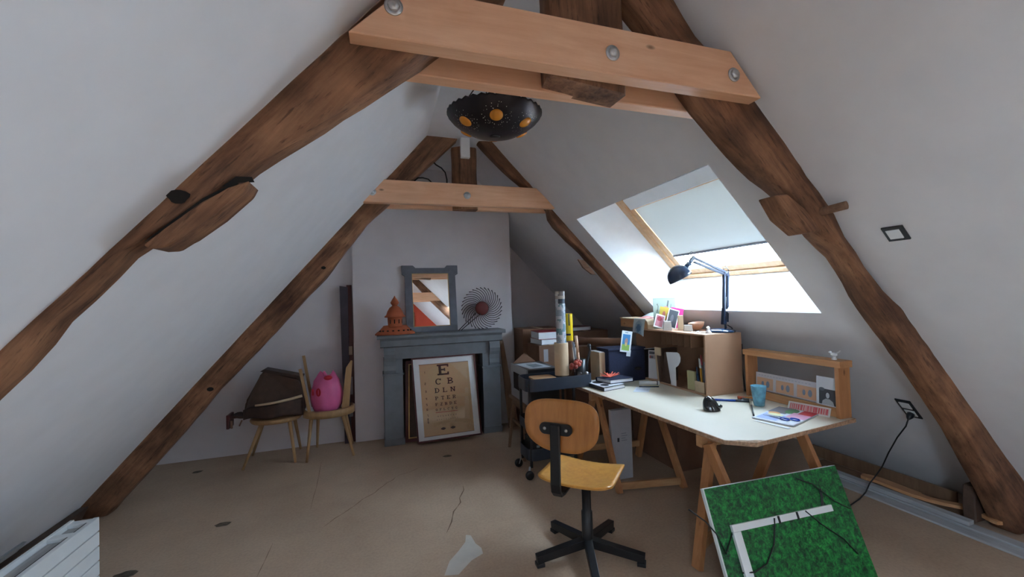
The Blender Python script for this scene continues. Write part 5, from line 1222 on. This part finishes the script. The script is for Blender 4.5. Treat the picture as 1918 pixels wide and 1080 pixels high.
# clutter under the trolley
for lab, x_, y_, z_, d_, mt in (('black plastic case on the bottom tray of the trolley', 1.38, 3.55, .163, (.24, .20, .16), 'black_plastic'), ('grey tool box on the bottom tray of the trolley beside the black case', 1.60, 3.55, .163, (.17, .20, .14), 'grey_frame'), ('black box on the middle tray of the trolley', 1.42, 3.55, .433, (.28, .20, .14), 'black_plastic')):
    t = thing('tool_case', lab, 'case', (x_, y_, z_)); b = B(); b.box((x_, y_, z_+d_[2]/2), d_, bevel=.012); obj('case_body', b, mt, t, False)
    b = B(); b.tube([(x_-.06, y_, z_+d_[2]-.005), (x_-.05, y_, z_+d_[2]+.03), (x_+.05, y_, z_+d_[2]+.03), (x_+.06, y_, z_+d_[2]-.005)], .008, 8); obj('handle', b, 'black_metal', t, False)
    b = B(); b.box((x_-d_[0]*.25, y_-d_[1]/2-.003, z_+d_[2]*.6), (.03, .008, .02), bevel=.002); obj('latch', b, 'chrome', t, False)
gt = thing('bottle', 'white capped bottle standing on the middle tray of the trolley', 'bottle', (1.64, 3.52, .433))
b = B(); b.col = (.40, .08, .06); b.lathe([(.03, 0), (.032, .01), (.032, .11), (.014, .14), (.014, .155)], 16, (1.635, 3.52, .434)); obj('bottle_body', b, 'gloss_inks', gt, False)
b = B(); b.lathe([(.017, .15), (.017, .19), (.001, .192)], 14, (1.635, 3.52, .434)); obj('cap', b, 'white_plastic', gt, False)

# wooden chair with a silver hi-fi box on it
wc = thing('wooden_chair', 'old wooden chair carrying the silver box right of the fireplace', 'chair', (1.5, 4.0, 0))
for (x0, y0), (x1, y1) in (((1.285, 4.22), (1.345, 4.19)), ((1.31, 3.80), (1.345, 3.82)), ((1.64, 4.22), (1.62, 4.19)), ((1.62, 3.80), (1.60, 3.82))):
    b = B(); b.bar((x1, y1, .53), (x0, y0, 0), .036, .036, w1=.026, h1=.026, bevel=.003); obj('leg', b, 'ply_board', wc, False)
b = B(); b.box((1.49, 4.0, .538), (.37, .52, .03), bevel=.008); obj('seat', b, 'ply_board', wc, False)
for y_ in (3.81, 4.20):
    b = B(); b.bar((1.325, y_, .20), (1.61, y_, .20), .022, .022); obj('stretcher', b, 'ply_board', wc, False)
for x_ in (1.33, 1.61):
    b = B(); b.bar((x_, 3.81, .30), (x_, 4.20, .30), .022, .030); obj('stretcher', b, 'ply_board', wc, False)
    b = B(); b.bar((x_, 3.81, .495), (x_, 4.20, .495), .018, .05); obj('seat_rail', b, 'ply_board', wc, False)
hf = thing('silver_box', 'silver fronted electronic box with dark window on the wooden chair', 'appliance', (1.5, 3.98, .555))
b = B(); b.box((1.505, 3.975, .725), (.33, .50, .335), bevel=.008); obj('housing', b, 'black_plastic', hf, False)
b = B(); b.box((1.335, 3.975, .725), (.018, .50, .335), bevel=.005); obj('front_panel', b, 'silver', hf, False)
b = B(); b.box((1.325, 4.0, .735), (.006, .24, .17), bevel=.002); obj('window', b, 'dark_glass', hf, False)
b = B(); b.box((1.323, 4.0, .645), (.010, .20, .014), bevel=.002); obj('handle', b, 'silver', hf, False)
card('paper', frame((1.345, 4.12, .8945), (0.12, -.99, 0), (.99, .12, 0)), .34, .24, [(0, 0, 1, 1, (.62, .66, .70)), (.3, .3, .8, .8, (.20, .24, .26)), (.1, .4, .25, .7, (.4, .44, .5))], 'printed sheet lying on top of the silver box', 'paper')
b = B(); b.prism([(1.335, .8935), (1.47, 1.0), (1.61, .8935)], 4.18, 4.184)
solo('cardboard_piece', b, 'cardboard', 'brown pointed cardboard flap standing behind the sheet on the silver box', 'cardboard', (1.45, 4.18, .894))
def carton(label, x0, x1, y0, y1, z0, z1, name='cardboard_box', mat='cardboard', tape=True, lab=None):
    t = thing(name, label, 'box', ((x0+x1)/2, (y0+y1)/2, z0))
    b = B(); b.box(((x0+x1)/2, (y0+y1)/2, (z0+z1)/2), (x1-x0, y1-y0, z1-z0), bevel=.004); obj('carton', b, mat, t, False)
    b = B(); b.box(((x0+x1)/2, (y0+y1)/2, z1+.0015), (.05, y1-y0+.003, .003)); obj('tape', b, 'cardboard_pale', t, False)
    if lab:
        b = B(); b.col = lab[4]; b.quad((lab[0], y0-.001, lab[2]), (lab[1], y0-.001, lab[2]), (lab[1], y0-.001, lab[3]), (lab[0], y0-.001, lab[3])); obj('sticker', b, 'inks', t, False)
    return t
carton('large brown cardboard box at the back right of the chimney breast', 1.66, 2.15, 4.75, 5.1, 0, 1.205)
carton('brown cardboard box carrying the red books, with a pale sticker', 1.70, 2.02, 4.32, 4.70, 0, 1.045, lab=(1.755, 1.81, .86, 1.0, (.38, .36, .38)))
carton('low wide brown cardboard box behind the trolley', 2.05, 2.80, 4.18, 4.70, 0, 1.02)
carton('dark brown cardboard box in the corner under the slope', 2.22, 2.85, 4.75, 5.2, 0, 1.14)
def stackbook(label, x, y, z, w, d, h, col, rz):
    t = thing('book', label, 'book', (x, y, z)); T = Matrix.Translation((x, y, z)) @ Matrix.Rotation(rz, 4, 'Z')
    b = B(T); b.box((0, 0, h/2), (w-.01, d-.01, h-.006)); obj('pages', b, 'paper', t, False)
    b = B(T); b.col = col; b.box((0, 0, h-.002), (w, d, .004)); b.box((0, 0, .002), (w, d, .004)); b.box((w/2-.002, 0, h/2), (.004, d, h-.008)); obj('cover', b, 'inks', t, False)
stackbook('grey white book under the red book on the cardboard box', 1.86, 4.50, 1.0485, .27, .30, .06, (.40, .38, .40), .1)
stackbook('thick red book on top of the cardboard box', 1.86, 4.50, 1.109, .28, .30, .085, (.30, .015, .03), -.06)
stackbook('dark red binder lying on the box under the slope', 2.45, 4.95, 1.1435, .36, .30, .05, (.16, .012, .02), .1)
stackbook('white edged red book by the horizontal tube', 2.22, 4.42, 1.024, .24, .24, .07, (.20, .015, .025), .2)
tb = thing('long_tube', 'brown cardboard postal tube lying across the boxes behind the navy box', 'tube', (2.3, 4.1, 1.1))
b = B(); b.tube([(2.12, 4.30, 1.075), (2.44, 3.75, 1.098)], .042, 20); obj('tube_wall', b, 'cardboard', tb, False)
b = B(); b.tube([(2.438, 3.753, 1.098), (2.446, 3.740, 1.0985)], .0425, 20); obj('cap', b, 'white_plastic', tb, False)

# ------------------------------------------------------------------ under the desk
wbx = thing('flat_box', 'white flat box with a small black mark standing under the desk', 'box', (1.93, 3.15, 0))
b = B(); b.box((1.972, 3.135, .30), (.20, .045, .60), bevel=.004); obj('box_body', b, 'paper', wbx, False)
wbx.children[0].data.materials[0] = M.setdefault('grey_white', plain('grey_white_card', (.52, .52, .56), .7, var=.04))
b = B(); b.col = (.02, .02, .03); b.quad((1.925, 3.1115, .325), (1.945, 3.1115, .325), (1.945, 3.1115, .36), (1.925, 3.1115, .36))
b.col = (.30, .30, .36)
for i, w_ in enumerate((.05, .06, .04, .055)): b.quad((1.965, 3.1115, .39-.02*i), (1.965+w_, 3.1115, .39-.02*i), (1.965+w_, 3.1115, .396-.02*i), (1.965, 3.1115, .396-.02*i))
o = obj('print', b, 'inks', wbx, False); o['kind'] = 'stuff'
carton('brown cardboard box pushed under the desk against the slope', 2.50, 2.98, 3.05, 3.72, 0, .50)
dk = thing('dark_case', 'long dark case lying on the cardboard box under the desk', 'case', (2.7, 3.3, .503))
b = B(); b.box((2.72, 3.32, .555), (.36, .62, .10), bevel=.012); obj('case_body', b, 'black_plastic', dk, False)
b = B(); b.box((2.535, 3.32, .56), (.012, .12, .03), bevel=.004); obj('handle', b, 'black_metal', dk, False)

# ------------------------------------------------------------------ green panel leaning in front of the desk
gp = thing('grass_panel', 'green grass printed panel leaning against the near trestle', 'panel', (2.0, 1.6, 0))
pu = Vector((0, .2175, .58)).normalized()
Tg = frame((1.548, 1.492, .004), (1, -.006, -.022), pu)
gw, gh = .945, .63
b = B(Tg); b.box((gw/2, gh/2, -.011), (gw, gh, .018)); obj('board', b, 'white_paint', gp, False)
b = B(Tg); b.quad((.006, .003, .0003), (gw, .003, .0003), (gw, gh-.002, .0003), (.006, gh-.002, .0003)); obj('grass_sheet', b, 'grass', gp, False)
b = B(Tg); b.bar((.098, .437, .009), (.79, .432, .009), .032, .016, up=(0, 0, 1), bevel=.002); obj('white_strip', b, 'white_paint', gp, False)
b = B(Tg); b.bar((.120, .420, .009), (.120, .02, .009), .048, .016, up=(0, 0, 1), bevel=.002); obj('white_strip', b, 'white_paint', gp, False)
for x_ in (.40, .53): b = B(Tg); b.box((x_, .432, .018), (.012, .036, .006), bevel=.002); obj('clip', b, 'black_plastic', gp, False)
def cord(label, pts, T, r=.0035, grp='black cords across the green panel'):
    b = B(); P = [(T @ Vector(p)) if T else Vector(p) for p in pts]; b.tube(P, r, 6)
    c_ = P[len(P)//2]; return solo('cord', b, 'wire', label, 'cord', c_, grp)
cord('thin black cord from the white strip down to the lower left of the green panel', [(.37, .445, .021), (.36, .40, .012), (.33, .33, .006), (.25, .26, .006), (.15, .245, .0215), (.09, .25, .006)], Tg)
cord('thin black cord slanting over the top right of the green panel to the socket cable', [(.62, .60, .006), (.72, .56, .006), (.83, .46, .006), (.93, .405, .006)], Tg)
cord('thin black cord from the white strip towards the right edge of the green panel', [(.59, .445, .021), (.68, .37, .006), (.80, .28, .006), (.86, .20, .006)], Tg)
cord('thin dark cord at the left edge of the green panel by the trestle leg', [(-.10, .55, -.02), (-.04, .49, .004), (.004, .43, .004), (.03, .34, .005), (.10, .42, .006)], Tg)
tape = B(Tg); tape.sheet(lambda u_, v_: (.73+.02*u_+.03*v_, .445+.085*v_, .0012+.004*math.sin(PI*v_)), 3, 8, th=.001)
solo('tape_strip', tape, 'black_plastic', 'short black tape strip on the green panel above the white strip end', 'tape', Tg @ Vector((.75, .48, .001)))

# ------------------------------------------------------------------ right slope: switch, socket, cable, timber along the floor
def on_slope(p): return frame(p, (0, -1, 0), (-.6938, 0, .7202))
sw = thing('light_switch', 'black framed light switch with white rocker on the right slope', 'switch', (2.41, 1.315, 1.86))
T = on_slope((2.41, 1.312, 1.862))
zz = -(Vector((2.41, 1.312, 1.862)) - Vector(SR(1.312, 1.862))).dot(Vector((-.7202, 0, -.6938)))
T.translation = Vector(SR(1.312, 1.862))
b = B(T); b.box((0, 0, .005), (.088, .088, .009), bevel=.002); obj('plate', b, 'black_plastic', sw, False)
b = B(T); b.box((-.002, .0, .011), (.056, .056, .006), bevel=.003); obj('rocker', b, 'white_plastic', sw, False)
so = thing('wall_socket', 'black framed double wall socket low on the right slope', 'socket', (3.48, 1.875, .75))
T = on_slope(SR(1.872, .752))
b = B(T); b.box((0, .0, .005), (.088, .185, .009), bevel=.002); obj('plate', b, 'black_plastic', so, False)
for y_ in (.040, -.040): b = B(T); b.box((0, y_, .011), (.060, .060, .006), bevel=.004); obj('outlet', b, 'white_plastic', so, False)
pl = thing('power_cable', 'black power cable plugged into the wall socket and running to the floor', 'cable', (3.4, 2.1, 0))
b = B(T); b.lathe([(.021, .014), (.021, .034), (.014, .050), (.006, .064)], 16, (0, -.045, 0)); obj('plug', b, 'black_plastic', pl, False)
p0 = T @ Vector((0, -.045, .06))
b = B(); b.tube([p0, p0+Vector((-.01, .01, -.05)), (3.50, 1.96, .52), (3.54, 2.04, .38), (3.60, 2.12, .24), (3.62, 2.18, .14), (3.58, 2.20, .08), (3.50, 2.18, .035), (3.40, 2.16, .012), (3.25, 2.13, .006), (3.0, 2.02, .006), (2.75, 1.85, .006)], .0045, 8); obj('flex', b, 'wire', pl, False)
# boards and profiles lying along the foot of the slope
def board(label, x0, x1, y0, y1, z0, z1, mat, name='floor_board', skew=0):
    t = thing(name, label, 'board', ((x0+x1)/2, (y0+y1)/2, z0), group=None)
    b = B(); v0 = len(b.bm.verts); b.box(((x0+x1)/2, (y0+y1)/2, (z0+z1)/2), (x1-x0, y1-y0, z1-z0), bevel=.003)
    for v in b.bm.verts: v.co.x += skew*(v.co.y-y0)
    obj('plank', b, mat, t, False); return t
board('long weathered grey board lying on the floor, outermost along the right slope', 3.505, 3.60, .6, 2.45, .002, .016, 'grey_board')
board('pale grey board lying second from the outside along the right slope', 3.605, 3.685, .75, 2.55, .002, .024, 'grey_board')
board('grey square batten ending short of the rafter foot', 3.62, 3.68, 1.66, 2.6, .0245, .052, 'grey_board')
board('brown board tucked under the slope behind the grey boards', 3.70, 3.88, 1.75, 2.75, .002, .020, 'ply_board')
board('upright brown strip standing in for shade along the foot of the right slope', 3.93, 3.952, 1.86, 2.9, .002, .10, 'ply_board')  # brown strip put where soft dark shade lies under the slope
cv = thing('curved_wood', 'curved pale wooden chair arm lying on the boards near the rafter foot', 'wood piece', (3.74, 1.9, .05))
pts = resample([(3.70, 2.33), (3.735, 2.24), (3.715, 1.98), (3.705, 1.93), (3.735, 1.86), (3.80, 1.76), (3.80, 1.68), (3.755, 1.60), (3.74, 1.565)], 24)
b = B(); rings = []
for i, p in enumerate(pts):
    d = (pts[min(i+1, 23)]-pts[max(i-1, 0)]).normalized(); a = Vector((-d.y, d.x)); w_ = (.045 if i < 11 else .026)*(.6 if i in (0, 23) else 1)
    rings.append([(p.x+a.x*w_*s_, p.y+a.y*w_*s_, z_) for s_, z_ in ((-1, .056), (1, .056), (1, .078), (-1, .078))])
b.loft(rings, False, True); obj('arm', b, 'pine_y', cv, False)
ob = thing('timber_offcut', 'dark hewn timber offcut leaning at the near right rafter foot', 'wood piece', (3.86, 1.66, 0))
b = B(); b.prism([(3.70, .03), (3.88, .03), (3.86, .13), (3.80, .27), (3.72, .265), (3.70, .14)], 1.655, 1.72)
for v in b.bm.verts: v.co += noise.noise_vector(v.co*8)*.015
bmesh.ops.bevel(b.bm, geom=b.bm.edges[:], offset=.008, segments=1, affect='EDGES'); obj('offcut', b, 'dark_brown', ob, False)
